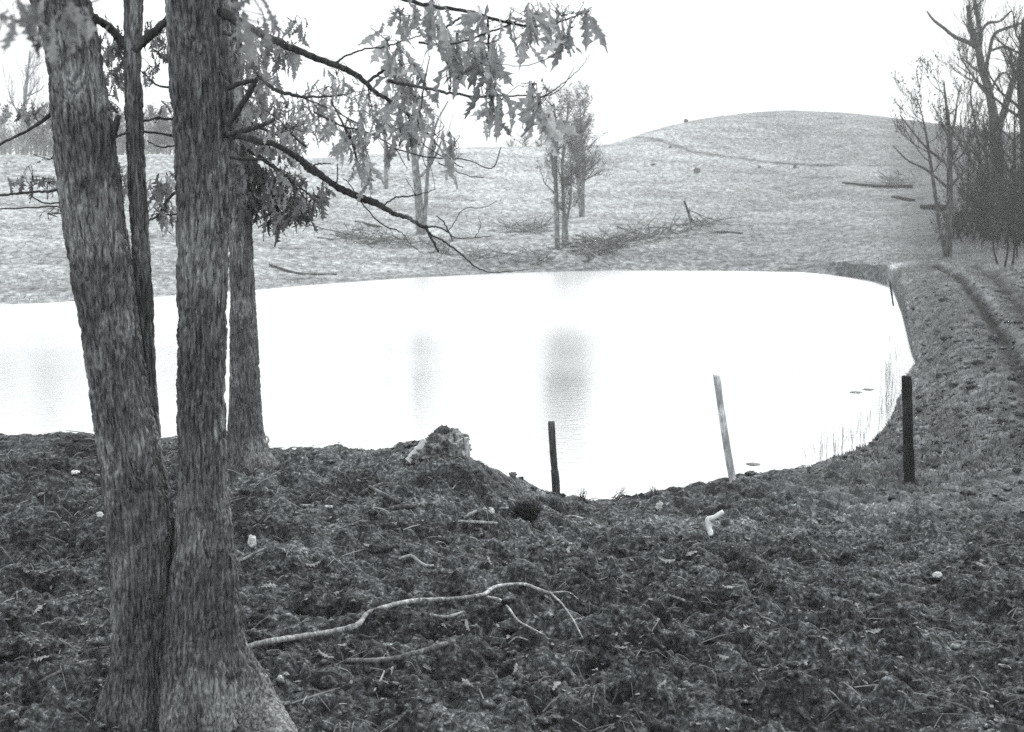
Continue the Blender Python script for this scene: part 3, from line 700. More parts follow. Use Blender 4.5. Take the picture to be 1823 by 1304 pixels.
far_tree('young_tree', 'dense bushy young tree standing higher up, just right of three-stemmed clump', 'tree',
    [[(1037, 386, 9, d2), (1037, 340, 8, d2), (1040, 290, 6, d2), (1034, 235, 4, d2), (1033, 180, 2, d2)], [(1034, 385, 6, d2), (1030, 330, 5, d2), (1027, 270, 4, d2), (1022, 230, 2, d2)]],
    54, 'bark_pale', kids=34, klen=.23, maxl=3, leaves=4200, lsize=.065, kfrom=.30, up=.5, spread=.7, tipr=1.3, kscale=.8)
# right side: sapling pair and the big forked tree
g = G(1688, 458, 30); d = float(g[1])
r1 = far_tree('bare_tree', 'dark small tree with open branches where the track bends at the right', 'tree',
    [[(1688, 460, 14, d), (1689, 400, 12, d), (1691, 340, 11, d), (1690, 290, 9, d), (1691, 240, 7, d), (1685, 190, 5, d), (1680, 145, 2.5, d)], [(1684, 458, 7, d), (1672, 400, 6, d), (1664, 340, 6, d), (1655, 280, 5, d), (1648, 235, 4, d), (1640, 200, 2, d), (1632, 175, 1.5, d)]],
    61, 'bark_far', kids=10, klen=.24, maxl=3, kfrom=.42, up=.7, spread=.55, tipr=2.0, leaves=350, lsize=.07, leafmat='leaf_thicket')
L = np.array(r1.location)
lm = MB()
for rows in [[(1688, 335, 6), (1665, 315, 5), (1645, 300, 4), (1615, 285, 3), (1590, 260, 2)], [(1689, 295, 6), (1670, 280, 5), (1648, 262, 4), (1625, 235, 3), (1602, 205, 2)], [(1691, 335, 6), (1705, 318, 5), (1722, 300, 4), (1735, 280, 2)], [(1690, 245, 5), (1700, 215, 4), (1704, 180, 3), (1712, 150, 2)]]:
    ptube(lm, rows, d, 6, 6, .1)
lm.build('branches', M['bark_far'], r1)
d = 84.0
bt = far_tree('bare_tree', 'tall forked leafless tree rising beyond the thicket at the right', 'tree',
    [[(1776, 400, 24, d), (1775, 340, 22, d), (1774, 260, 22, d), (1770, 220, 17, d), (1762, 170, 14, d), (1748, 120, 14, d), (1742, 90, 12, d), (1730, 50, 8, d), (1722, 10, 6, d)], [(1776, 235, 13, d), (1790, 190, 12, d), (1806, 140, 11, d), (1830, 90, 9, d)]],
    62, 'bark_far', kids=9, klen=.22, maxl=4, kfrom=.5, up=.5, spread=.6, tipr=2.0)
lm = MB()
for rows in [[(1738, 85, 9), (1724, 76, 8), (1700, 66, 7), (1680, 50, 6), (1662, 36, 5), (1650, 20, 3)], [(1744, 92, 8), (1746, 60, 8), (1738, 25, 6), (1735, 0, 5)], [(1754, 130, 8), (1762, 90, 7), (1772, 60, 6), (1800, 48, 5), (1823, 40, 4)], [(1764, 170, 5), (1772, 145, 4), (1790, 130, 4), (1810, 160, 3)], [(1765, 90, 5), (1790, 85, 4), (1810, 110, 3), (1830, 140, 2)], [(1746, 60, 5), (1758, 42, 5), (1780, 38, 4), (1800, 20, 3)]]:
    ptube(lm, rows, d, 6, 6, .1)
lm.build('branches', M['bark_far'], bt)
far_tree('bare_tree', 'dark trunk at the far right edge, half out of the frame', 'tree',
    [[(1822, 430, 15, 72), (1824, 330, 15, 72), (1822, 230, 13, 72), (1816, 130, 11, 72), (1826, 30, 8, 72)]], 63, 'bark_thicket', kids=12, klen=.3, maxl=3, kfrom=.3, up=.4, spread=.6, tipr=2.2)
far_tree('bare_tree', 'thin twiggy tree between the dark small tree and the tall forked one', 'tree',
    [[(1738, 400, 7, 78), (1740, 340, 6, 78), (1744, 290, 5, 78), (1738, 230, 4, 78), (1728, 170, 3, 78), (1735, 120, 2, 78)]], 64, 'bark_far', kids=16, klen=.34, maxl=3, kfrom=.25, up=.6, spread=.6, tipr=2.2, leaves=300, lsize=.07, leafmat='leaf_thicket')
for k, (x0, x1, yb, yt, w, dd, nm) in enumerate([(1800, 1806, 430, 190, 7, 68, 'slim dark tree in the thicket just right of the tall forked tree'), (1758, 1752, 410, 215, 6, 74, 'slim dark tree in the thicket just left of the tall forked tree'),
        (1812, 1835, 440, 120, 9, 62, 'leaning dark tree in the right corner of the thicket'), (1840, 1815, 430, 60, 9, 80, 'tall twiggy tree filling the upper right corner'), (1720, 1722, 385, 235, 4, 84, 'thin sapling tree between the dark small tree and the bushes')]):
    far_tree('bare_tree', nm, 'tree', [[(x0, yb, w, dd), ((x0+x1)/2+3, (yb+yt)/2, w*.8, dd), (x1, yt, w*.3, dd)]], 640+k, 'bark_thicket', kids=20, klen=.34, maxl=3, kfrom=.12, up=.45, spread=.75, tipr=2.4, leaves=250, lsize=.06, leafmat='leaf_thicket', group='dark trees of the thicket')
# thicket: bushes of many stems
sh = [(1712, 398, 70, 62), (1745, 385, 74, 70), (1765, 420, 66, 75), (1790, 395, 68, 90), (1815, 430, 60, 90), (1840, 400, 64, 110), (1800, 340, 84, 80), (1760, 330, 96, 60), (1720, 340, 96, 45), (1835, 330, 84, 90)]
names = ['low dark bush left of the thicket, behind the small dark tree', 'dark tangled bush under the thin twiggy tree', 'dark bush at the front of the thicket beside the track', 'black-looking bush in the middle of the thicket', 'bush at the front right of the thicket, low by the frame edge', 'bush in the right corner of the thicket, cut by the frame', 'tall brush at the foot of the tall forked tree', 'grey brush high on the slope behind the thicket', 'small grey bush on the slope above the dark small tree', 'tall brush at the right edge behind the thicket']
for k, ((px, py, dd, hh), nm) in enumerate(zip(sh, names)):
    rs = R(200+k); p = P(px, py, dd); p[2] = float(gz(p[0], dd)[0])
    root = empty('bush', p, nm, 'bush', 'bushes of the thicket on the right')
    segs = []; tips = []
    H = hh*PXM(dd)*(1.0, .75, 1.0, 1.25, .8, 1.3, 1.1, .7, .6, 1.5)[k]
    for s in range(14):
        a = rs.uniform(0, 2*pi); b0 = p + np.array((cos(a), sin(a), 0))*rs.uniform(0, H*.75); b0[2] = float(gz(b0[0], b0[1])[0]) - .1
        grow(segs, tips, b0, np.array((rs.normal()*.3, rs.normal()*.3, 1.)), H*rs.uniform(.3, 1.0), 0.05, 1, 3, rs, .75, .4, (3, 5), .2)
    mb = MB()
    for q, r_, l_ in segs: mb.tube(q, np.maximum(r_, .009), 4 if l_ < 2 else 3, 0, False)
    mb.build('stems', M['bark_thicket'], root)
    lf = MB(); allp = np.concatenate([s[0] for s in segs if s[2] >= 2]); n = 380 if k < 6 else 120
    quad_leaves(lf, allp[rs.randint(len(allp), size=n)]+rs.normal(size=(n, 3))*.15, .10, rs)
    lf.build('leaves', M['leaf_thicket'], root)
# saplings in front of the thicket
for k, (px, py) in enumerate([(1778, 470), (1788, 475), (1802, 472), (1812, 462)]):
    g = G(px, py, 30); mb = MB(); q = P(px-6+4*k, py-75, float(g[1])); rs = R(300+k)
    mb.tube(spline([g-np.array((0, 0, .2)), (g+q)/2+rs.normal(size=3)*.1, q], 6), np.linspace(.05, .02, 13), 6, .1)
    for s in range(7):
        a = g+(q-g)*rs.uniform(.4, 1); mb.tube([a, a+np.array((rs.normal()*.4, rs.normal()*.3, rs.uniform(.3, .8)))], [.02, .008], 4)
    o = mb.build('sapling', M['bark_thicket'], loc=g)
    tag(o, ['leftmost of four thin dark saplings in front of the thicket', 'second from left of four thin dark saplings in front of the thicket', 'third from left of four thin dark saplings in front of the thicket', 'rightmost of four thin dark saplings in front of the thicket'][k], 'sapling', 'thin saplings in front of the thicket')
# far trees beyond the left skyline
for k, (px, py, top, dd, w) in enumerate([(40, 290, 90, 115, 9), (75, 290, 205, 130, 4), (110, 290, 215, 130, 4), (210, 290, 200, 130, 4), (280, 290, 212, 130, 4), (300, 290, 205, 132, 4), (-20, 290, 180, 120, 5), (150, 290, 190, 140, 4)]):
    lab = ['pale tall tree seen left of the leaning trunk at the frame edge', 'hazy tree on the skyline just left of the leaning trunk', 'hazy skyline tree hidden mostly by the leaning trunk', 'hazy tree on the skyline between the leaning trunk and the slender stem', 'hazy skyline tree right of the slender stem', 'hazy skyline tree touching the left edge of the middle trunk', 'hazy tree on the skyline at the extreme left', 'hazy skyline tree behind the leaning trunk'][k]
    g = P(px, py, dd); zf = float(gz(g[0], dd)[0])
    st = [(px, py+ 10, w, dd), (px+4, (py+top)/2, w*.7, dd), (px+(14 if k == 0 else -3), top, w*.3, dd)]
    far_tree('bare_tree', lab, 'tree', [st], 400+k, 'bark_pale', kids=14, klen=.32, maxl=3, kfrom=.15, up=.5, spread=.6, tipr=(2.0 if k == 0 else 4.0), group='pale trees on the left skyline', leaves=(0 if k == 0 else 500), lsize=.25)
rs = R(440); fw = MB()
for i_ in range(150):
    px = rs.uniform(-60, 470); dd = rs.uniform(150, 215); h_ = rs.uniform(.55, 1.0); p = P(px, 292, dd); t_ = P(px+rs.normal()*3, 292-78*h_, dd)
    fw.tube([p, (p+t_)/2, t_], [.16, .12, .03], 4, 0, False)
    for j_ in range(34):
        a_ = p+(t_-p)*rs.uniform(.25, 1); fw.tube([a_, a_+rs.normal(size=3)*np.array((1.0, .8, .3))+np.array((0, 0, rs.uniform(.4, 1.6)))], [.05, .02], 3, 0, False)
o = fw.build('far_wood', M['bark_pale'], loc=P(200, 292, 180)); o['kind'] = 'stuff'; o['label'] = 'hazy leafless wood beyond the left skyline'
for k, (px, py, ry) in enumerate([(910, 262, 22), (935, 262, 30), (960, 262, 18)]):
    rs = R(450+k); dd = 128; p = P(px, py, dd); root = MB()
    segs = []; tips = []
    for s in range(9): grow(segs, tips, p+rs.normal(size=3)*np.array((.05, .04, 0))-np.array((0, 0, .6)), np.array((rs.normal()*.3, rs.normal()*.3, 1.)), ry*PXM(dd)*rs.uniform(.5, .8), .04, 1, 3, rs)
    for q, r_, l_ in segs: root.tube(q, np.maximum(r_, .012), 3, 0, False)
    e = empty('bush', p, ['small pale bush on the skyline, left of three near the big hanging leaf', 'taller pale bush on the skyline, middle of three near the big hanging leaf', 'small pale bush on the skyline, right of three near the big hanging leaf'][k], 'bush', 'pale bushes on the skyline')
    root.build('stems', M['bark_pale'], e)

# ------------------------------------------------------------------ posts
def post(name, label, top, bot, D, wt, wb, mat, notch=None, seed=0, square=False):
    rs = R(seed); a = P(bot[0], bot[1], D); b = P(top[0], top[1], D)
    n = 60; seg = 28 if not square else 32
    root_loc = np.array((a[0], a[1], float(gz(a[0], a[1])[0])))
    s = np.linspace(-0.25, 1, n)[:, None]
    C = a + (b-a)*s; C = C + 0.004*np.stack([np.sin(s[:, 0]*5+seed), np.cos(s[:, 0]*4), 0*s[:, 0]], -1)
    w = (wb + (wt-wb)*np.clip(s, 0, 1))*PXM(D)/2
    th = np.linspace(0, 2*pi, seg, endpoint=False)[None]
    if square:
        rr = 1/np.maximum(np.abs(np.cos(th)), np.abs(np.sin(th))); rr = np.minimum(rr, 1.25)*.95
    else: rr = 1 + 0*th
    cr = perlin(np.cos(th)*3+seed*3, np.sin(th)*3, s*3)
    R_ = w*rr*(1+.10*perlin(np.cos(th)*1.5+seed, np.sin(th)*1.5, s*4)) - w*.16*(np.abs(cr) < .06)
    if notch is not None: R_ = R_*(1 + 0.16*(s < notch) - .06*np.exp(-((s-notch-.03)/.03)**2))
    topcut = 0.01*perlin(np.cos(th)*2, np.sin(th)*2, seed)*(s > .97)
    V = np.stack([C[:, 0:1]+R_*np.cos(th), C[:, 1:2]+R_*np.sin(th), C[:, 2:3]+topcut+0*th], -1).reshape(-1, 3)
    i = np.arange(n-1)[:, None]*seg; j = np.arange(seg)[None]; k = (j+1) % seg
    Q = np.stack([i+j, i+k, i+seg+k, i+seg+j], -1).reshape(-1, 4)
    V = np.vstack([V, C[-1]+np.array((0, 0, .004))]); jj = np.arange(seg); kk = (jj+1) % seg
    T = np.stack([(n-1)*seg+jj, (n-1)*seg+kk, np.full(seg, n*seg)], -1)
    o = mesh_obj(name, V, [Q, T], mat, None, True, root_loc)
    tag(o, label, 'post', 'fence posts along the near shore'); return o
post('fence_post', 'short grey fence post with darker foot, leftmost of three along the brink', (982, 751), (990, 884), 11.5, 12, 13, M['post'], .36, 1)
post('fence_post', 'tall thin silvery fence post leaning left at the water edge', (1275, 668), (1304, 858), 13.1, 12, 14, M['post_pale'], None, 2)
post('fence_post', 'dark square-topped fence post in front of the right bank', (1613, 670), (1620, 862), 12.45, 16, 18, M['post_dark'], None, 3, True)

# ------------------------------------------------------------------ stump, boards, knots of debris at the brink
sp = G(805, 815); 
def blob(mb, c, rx, ry, rz, seed, amp=.25, nu=40, nv=28, top=None, freq=2.2):
    th = np.linspace(0, 2*pi, nu, endpoint=False)[None]; ph = np.linspace(-pi/2+.05, pi/2-.05, nv)[:, None]
    x = np.cos(ph)*np.cos(th); y = np.cos(ph)*np.sin(th); z = np.sin(ph)+0*th
    r = 1 + amp*fbm(x*freq+seed, y*freq, z*freq, 4, .55)
    V = np.stack([c[0]+rx*r*x, c[1]+ry*r*y, c[2]+rz*r*z], -1).reshape(-1, 3)
    i = np.arange(nv-1)[:, None]*nu; j = np.arange(nu)[None]; k = (j+1) % nu
    Q = np.stack([i+j, i+k, i+nu+k, i+nu+j], -1).reshape(-1, 4)
    V = np.vstack([V, (c[0], c[1], c[2]+rz*(1)), (c[0], c[1], c[2]-rz)]); jj = np.arange(nu); kk = (jj+1) % nu
    T = np.vstack([np.stack([(nv-1)*nu+jj, (nv-1)*nu+kk, np.full(nu, nv*nu)], -1), np.stack([kk, jj, np.full(nu, nv*nu+1)], -1)])
    mb.add(V, Q, T)
D3 = float(Dz(800, 1.92)) - 0.05
k3 = PXM(D3)
stp = empty('tree_stump', P(800, 815, D3), 'weathered broken stump with a rounded dark top on the brink, left of the short post', 'stump')
stp.location[2] += 0
mb = MB(); blob(mb, P(798, 796, D3), 38*k3, .20, 32*k3, 5, .28, 70, 50, freq=2.6); blob(mb, P(768, 815, D3), 44*k3, .22, 22*k3, 6, .3, 60, 40)
mb.build('mass', M['stump'], stp)
mb = MB(); blob(mb, P(791, 779, D3), 20*k3, .10, 19*k3, 8, .3, 60, 44, freq=3); o = mb.build('crest', M['post'], stp); o['label'] = 'dark rounded rotten top'
mb = MB()
rows = []
for (dx, w, h0, h1, yy) in [(0, 10, 834, 779, 0), (-9, 9, 832, 776, .05), (-17, 9, 830, 772, .02)]:
    a = P(831+dx, h0, D3-.10+yy); b_ = P(830+dx, h1, D3-.10+yy)
    mb.tube(spline([a, (a+b_)/2+np.array((.003, 0, 0)), b_], 10), np.linspace(w*.62, w*.5, 21)*k3, 9, .12)
o = mb.build('slab', M['stick'], stp); o['label'] = 'upright splintered wood at the stump right side'
def stick(name, label, rows, mat='stick', subs=(), seg=8, lift=0.025, wob=.12, group=None, cat='stick', loc3=None, seed=0):
    """rows (px, py, width, lift) laid on the ground"""
    if name == 'fallen_branch': lift = .08
    def conv(rows):
        out = []
        for r in rows:
            g = G(r[0], r[1]); w = r[2]/2*PXM(g[1])
            lf = (r[3] if len(r) > 3 else 0)
            g = g + np.array((0, 0, 0)); 
            p = P(r[0], r[1], float(g[1]) - (lf+w+lift)*3.2*0.4); 
            out.append((*p, w))
        return out
    c = conv(rows); c_ = spline(c, 8); loc = c_[0, :3].copy()
    mb = MB(); mb.tube(c_[:, :3], np.maximum(c_[:, 3], .001), seg, wob)
    if not subs:
        return tag(mb.build(name, M[mat], loc=loc), label, cat, group)
    e = empty(name, loc, label, cat, group); mb.build('stem', M[mat], e)
    for s in subs:
        m2 = MB(); q = spline(conv(s), 8); m2.tube(q[:, :3], np.maximum(q[:, 3], .001), 6, wob); m2.build('side_twig', M[mat], e)
    return e
stick('fallen_branch', 'long thin pale branch lying on the mud right of the big oak',
    [(437, 1153, 11), (470, 1144, 11), (520, 1136, 11), (580, 1127, 11), (622, 1118, 11), (640, 1110, 10), (655, 1092, 9), (690, 1080, 9), (730, 1071, 9), (775, 1068, 8), (812, 1066, 8), (850, 1061, 7), (864, 1057, 7), (880, 1046, 7), (905, 1041, 6), (935, 1041, 6), (960, 1050, 6), (982, 1058, 5)],
    subs=[[(982, 1058, 4), (1000, 1075, 3.5), (1018, 1100, 3), (1030, 1122, 3), (1038, 1138, 2)], [(982, 1056, 3.5), (1000, 1054, 3), (1015, 1056, 2.5), (1030, 1068, 2)], [(868, 1063, 5), (890, 1068, 4), (905, 1082, 4), (922, 1105, 4), (945, 1118, 3), (972, 1132, 2.5)]])
stick('fallen_branch', 'short dark stick lying below the long pale branch, upper side bleached',
    [(617, 1176, 9), (660, 1176, 9), (700, 1173, 10), (730, 1165, 10), (760, 1158, 11), (785, 1149, 11), (806, 1143, 9)], 'stick_dark', subs=[[(720, 1166, 4), (700, 1155, 4), (677, 1142, 3)], [(640, 1130, 4), (660, 1135, 4), (672, 1132, 3)]])
for rows, mt, lab in [
    ([(503, 899, 6), (540, 901, 7), (590, 903, 6)], 'stick', 'straight bleached stick lying level right of the second oak'),
    ([(425, 1000, 5), (445, 990, 5), (470, 977, 4)], 'stick', 'small pale twig beside the foot of the middle trunk'),
    ([(636, 856, 6), (660, 868, 6), (690, 884, 8), (712, 896, 8)], 'stick_dark', 'grey stick sloping down right on the stump mound, upper of two crossed ones'),
    ([(645, 878, 9), (672, 866, 10), (700, 862, 8)], 'stick_dark', 'thick dark stick crossing the grey stick on the mound'),
    ([(692, 905, 7), (720, 902, 9), (755, 903, 9)], 'stick_dark', 'dull piece of wood lying level below the crossed sticks'),
    ([(710, 995, 5), (732, 990, 6), (745, 1000, 7), (758, 1008, 7), (772, 1007, 4)], 'stick', 'bent pale twig lying mid-ground above the long branch'),
    ([(765, 1094, 5), (790, 1099, 6), (810, 1095, 6), (825, 1089, 4)], 'stick', 'faint curved twig just under the long pale branch'),
    ([(826, 922, 5), (845, 912, 6), (872, 906, 6), (905, 905, 4)], 'stick', 'pale root-like stick curving left of the dark weed clump'),
    ([(1005, 920, 5), (1030, 922, 6), (1052, 934, 5)], 'stick', 'pale curved stick right of the dark weed clump'),
    ([(815, 928, 5), (850, 930, 6), (885, 932, 5)], 'stick', 'pale flat stick in front of the dark weed clump'),
    ([(1330, 1075, 4), (1345, 1090, 4), (1360, 1102, 3)], 'stick_dark', 'thin dark twig slanting in the right foreground'),
    ([(665, 1232, 4), (678, 1210, 4), (684, 1195, 3)], 'stick', 'short pale twig standing slanted at the bottom near the big oak'),
    ([(70, 1215, 6), (100, 1200, 7), (140, 1182, 7), (170, 1176, 6)], 'stick_dark', 'grey stick half buried at the lower left corner'),
    ([(1190, 1060, 4), (1215, 1068, 5), (1240, 1082, 3)], 'stick_dark', 'dull twig in the right middle foreground'),
    ([(975, 868, 7), (1010, 882, 9), (1050, 893, 6)], 'stick_dark', 'dark flat wood along the brink at the foot of the short post'),
    ([(905, 1146, 3), (920, 1135, 3), (940, 1140, 2.5)], 'stick', 'tiny arched twig near the middle bottom')]:
    stick('stick', lab, rows, mt, seed=len(lab))
# board leaning at the stump's left, and the bent white stick standing in the ground
mb = MB(); g1 = P(727, 822, D3-.15); g2_ = P(757, 784, D3-.05)
w_ = 6*k3; up = np.array((-.3, 0, .3)); side = np.cross(g2_-g1, (0, 1, 0)); side /= np.linalg.norm(side)
ss = np.linspace(0, 1, 12)[:, None]; c = g1*(1-ss)+g2_*ss
ed = w_*(1+.2*np.random.RandomState(4).uniform(-1, 1, (12, 1)))
V = np.concatenate([c-side*ed, c+side*ed, c+side*ed+np.array((0, .02, 0)), c-side*ed+np.array((0, .02, 0))]); n = 12
Q = []
for q in range(4):
    for i_ in range(n-1): Q.append((q*n+i_, q*n+i_+1, ((q+1) % 4)*n+i_+1, ((q+1) % 4)*n+i_))
mb.add(V, Q, ); mb.add(np.array([V[0], V[n], V[2*n], V[3*n]]), [(0, 1, 2, 3)]); mb.add(np.array([V[n-1], V[2*n-1], V[3*n-1], V[4*n-1]]), [(3, 2, 1, 0)])
tag(mb.build('wooden_board', M['stick_white'], loc=g1, smooth=False), 'pale narrow board leaning against the left of the stump mound', 'board')
g = G(1266, 955); d = float(g[1])-.02
mb = MB(); ptube(mb, [(1266, 953, 10), (1262, 940, 10), (1260, 928, 10), (1262, 924, 9.5), (1272, 921, 9), (1280, 916, 9), (1288, 911, 8)], d, 10, 6, .05)
tag(mb.build('bent_stick', M['stick_white'], loc=g), 'bright white bent stick standing up like a hook, right of the middle', 'stick')
# ---- dark clump of dead weeds
g = G(937, 922); mb = MB(); rs = R(71); k = PXM(g[1])
wc = empty('weed_clump', g, 'black rounded clump of matted dead weeds in front of the short post', 'weeds')
blob(mb, g+np.array((0, 0, 10*k)), 20*k, 18*k, 17*k, 3, .3, 50, 36, freq=3); mb.build('matted_core', M['tuft'], wc)
mb = MB()
for i_ in range(420):
    a = rs.uniform(0, 2*pi); r_ = rs.uniform(0, 24)*k; b0 = g+np.array((cos(a)*r_, sin(a)*r_, rs.uniform(0, 16)*k)); t_ = b0+np.array((cos(a)*rs.uniform(0, 14)*k, sin(a)*8*k, rs.uniform(-6, 18)*k))
    mb.tube([b0, (b0+t_)/2+rs.normal(size=3)*2*k, t_], [.0025, .002, .001], 3, 0, False)
mb.build('stems', M['tuft'], wc)

# ------------------------------------------------------------------ stones
def stone(name, label, px, py, w, h, seed, mat='rock', group=None, dmin=2.5, cat='stone', sink=.3, D=None):
    g = G(px, py+h/2, dmin) if D is None else P(px, py+h/2, D)
    k = PXM(g[1]); mb = MB(); c = g+np.array((0, 0, h*k*(.5-sink*.3)))
    blob(mb, c, w/2*k, w/2.4*k, h/2*k*(1+sink*.3), seed, .35, 20, 14, freq=1.6)
    return tag(mb.build(name, M[mat], loc=g, smooth=False), label, cat, group)
stone('stone', 'white pointed stone beside the dark hollow right of the middle trunk', 449, 962, 15, 22, 1)
stone('stone', 'small pale stone perched on the slope edge between stump and short post', 913, 844, 14, 9, 2, 'rock_grey', D=float(Dz(850, 1.6)))
stone('stone', 'white upright stone near the brink right of the dark reflection', 1174, 903, 13, 18, 3)
stone('stone', 'white angular stone alone in the right foreground', 1668, 1026, 17, 15, 4)
stone('stone', 'round white pebble left of the dark weed clump', 876, 911, 9, 9, 5)
stone('stone', 'pale pebble in the grass under the leaning trunk at the left', 178, 917, 12, 10, 6)
stone('stone', 'pale flat stone at the far left near the pond brink', 132, 843, 20, 7, 7)
stone('stone', 'pale small stone by the root at the lower left centre', 500, 1208, 13, 10, 8, 'rock')
stone('boulder', 'grey boulder on the open slope below the faint track', 1241, 303, 11, 9, 11, 'rock_grey', dmin=60, cat='boulder')
stone('boulder', 'small grey boulder on the slope, left of a pair under the track', 1352, 297, 5, 5, 12, 'rock_grey', dmin=60, cat='boulder')
stone('boulder', 'small grey boulder on the slope, right of a pair under the track', 1415, 295, 6, 8, 13, 'rock_grey', dmin=60, cat='boulder')
stone('boulder', 'lone dark speck of a boulder on the pale left shoulder of the hill', 1221, 215, 8, 6, 14, 'rock_grey', cat='boulder', D=151)
stone('boulder', 'small stone just under the left end of the faint track', 1193, 262, 6, 4, 15, 'rock_grey', dmin=60, cat='boulder')
stone('boulder', 'little low rock left of the grey boulder on the slope', 1163, 293, 8, 4, 16, 'rock_grey', dmin=60, cat='boulder')
# things in the water
for px, py, w, h, lab in [(1523, 699, 23, 4, 'flat dark floating scrap on the water, larger one left of the dark post'), (1546, 694, 20, 3.5, 'flat grey floating scrap on the water, right one of two'), (1341, 827, 26, 6, 'low flat stone breaking the surface just right of the silvery post')]:
    p = P0(px, py, 0.0); k = PXM(p[1]); mb = MB(); blob(mb, p, w/2*k, w/2.2*k, h*k*.35, int(px), .25, 24, 12)
    tag(mb.build('floating_debris' if py < 800 else 'stone', M['rock_grey'] if py > 800 else M['stick_dark'], loc=p), lab, 'debris' if py < 800 else 'stone')
p = P0(1591, 552, -.1); mb = MB(); ptube(mb, [(1592, 556, 4), (1589, 535, 3.5), (1585, 508, 3.5), (1584, 500, 2)], float(p[1])+.5, 7)
tag(mb.build('stake', M['bark_thicket'], loc=p), 'thin dark stake standing in the water at the right shore', 'stake')
g = G(1231, 396, 40); mb = MB(); ptube(mb, [(1231, 400, 5), (1226, 380, 4.5), (1218, 358, 3.5)], float(g[1]), 7)
tag(mb.build('stake', M['bark_thicket'], loc=g), 'dark leaning stake above the brush pile on the far bank', 'stake')

# ------------------------------------------------------------------ brush piles & logs on the far bank
def brush(label, x0, y0, x1, y1, n, seed, hgt, mats=('bark_mid', 'stick'), thick=.04, ang0=None, ln=(2, 5)):
    rs = R(seed); g0 = G((x0+x1)/2, (y0+y1)/2, 30)
    e = empty('brush_pile', g0, label, 'brush pile')
    for mi, mt in enumerate(mats):
        mb = MB()
        for i_ in range(n if mi == 0 else n*2//3):
            f = rs.uniform(0, 1); px = x0+(x1-x0)*f; py = y0+(y1-y0)*f+rs.normal()*5
            g = G(px, py, 30); L_ = rs.uniform(*ln)
            a = (ang0 if ang0 is not None else 0)+rs.normal()*.7
            d_ = np.array((cos(a), rs.normal()*.5, sin(a)*.55))*L_/2*rs.uniform(.4, 1)
            c = g+np.array((0, 0, rs.uniform(.05, hgt)))
            pts = spline([c-d_, c+rs.normal(size=3)*.12, c+d_+rs.normal(size=3)*.2], 5)
            pts[:, 2] = np.maximum(pts[:, 2], gz(pts[:, 0], pts[:, 1])+.03)
            mb.tube(pts, np.linspace(1, .35, 11)*thick*rs.uniform(.4, 1.2), 5, .1)
            for s in range(3):
                q = pts[rs.randint(3, 9)]; mb.tube([q, q+np.array((rs.normal()*.5, rs.normal()*.3, rs.uniform(0, .6)))], [thick*.35, .006], 3)
        mb.build('dark_branches' if mi == 0 else 'bleached_branches', M[mt], e)
    return e
brush('long pile of cut branches on the far bank right of the centre clump', 1030, 452, 1285, 400, 50, 81, .6, ang0=.35, ln=(2, 6.5), thick=.055)
brush('ragged brush heap at the waterline just right of the centre clump', 1035, 462, 1120, 440, 18, 82, .6, ang0=.2)
brush('scattered dead branches under the pale forked tree on the far bank', 600, 425, 800, 450, 44, 83, .5, ang0=-.1, ln=(1.5, 4))
brush('low dark brush left of the centre clump', 905, 412, 985, 412, 20, 84, .4, ang0=.1)
brush('thin scatter of twigs along the far shore left of the centre clump', 820, 455, 985, 470, 26, 85, .3, ang0=.1, ln=(1, 3), thick=.035)
brush('dark brush by the right end of the hill foot, near the dark small tree', 1575, 330, 1625, 330, 22, 86, .9, ang0=0, ln=(1.5, 4))
def farlog(label, rows, mat='bark_far'):
    g = G(rows[0][0], rows[0][1], 30); mb = MB()
    pts = []
    for r in rows:
        q = G(r[0], r[1], 30); pts.append((q[0], q[1], q[2]+r[2]/2*PXM(q[1])*.8, r[2]/2*PXM(q[1])))
    s = spline(pts, 6); mb.tube(s[:, :3], s[:, 3], 7, .12)
    tag(mb.build('fallen_log', M[mat], loc=g), label, 'log')
farlog('thin dark log lying right of the long brush pile', [(1262, 416, 4), (1290, 416, 5), (1322, 417, 3)])
farlog('long dark fallen pole on the slope left of the brush by the small tree', [(1500, 327, 3), (1560, 334, 5), (1625, 335, 6)], 'bark_thicket')
farlog('short dark log on the slope below the long fallen pole', [(1588, 352, 4), (1605, 356, 6), (1628, 359, 5)], 'bark_thicket')
farlog('dark log on the left slope above the waterline', [(480, 473, 4), (510, 484, 5), (540, 490, 5), (600, 490, 3)])
farlog('pale log on the left slope above the scattered branches', [(632, 396, 4), (655, 402, 5), (678, 406, 4)])
farlog('dark log lying behind the foot of the dark small tree', [(1640, 372, 8), (1662, 374, 11), (1690, 373, 9)], 'bark_thicket')
farlog('dark log right of the dark small tree, below the bushes', [(1706, 385, 8), (1728, 384, 9), (1750, 386, 6)], 'bark_thicket')

# ------------------------------------------------------------------ fallen leaves one can pick out
fl = [(90, 1054), (72, 1180), (135, 1160), (545, 1085), (600, 1060), (655, 975), (870, 1010), (1297, 1056), (885, 1125), (830, 1130), (790, 1120), (1125, 1008), (1190, 1010), (1030, 1112), (1212, 1190), (1430, 1190), (1520, 1224), (1540, 1222), (1600, 1180), (1730, 1120), (1265, 1190), (1290, 1176), (1360, 1203), (960, 1135), (985, 1160), (990, 1228), (760, 1198), (610, 1156), (700, 1200), (1100, 1160), (1140, 1155), (1400, 980), (1450, 935), (1330, 965), (1010, 985), (560, 1010), (580, 1175), (1495, 1165), (1555, 1130), (1690, 1190), (1750, 1010), (1150, 960), (1230, 990), (860, 960), (780, 945), (700, 940), (600, 930), (480, 1050), (530, 1220), (130, 1000), (100, 930), (65, 1090), (150, 1120), (1640, 1130), (1330, 1130), (1790, 1190), (920, 1200), (1180, 1225), (1060, 1200), (830, 1225)]
rs = R(91)
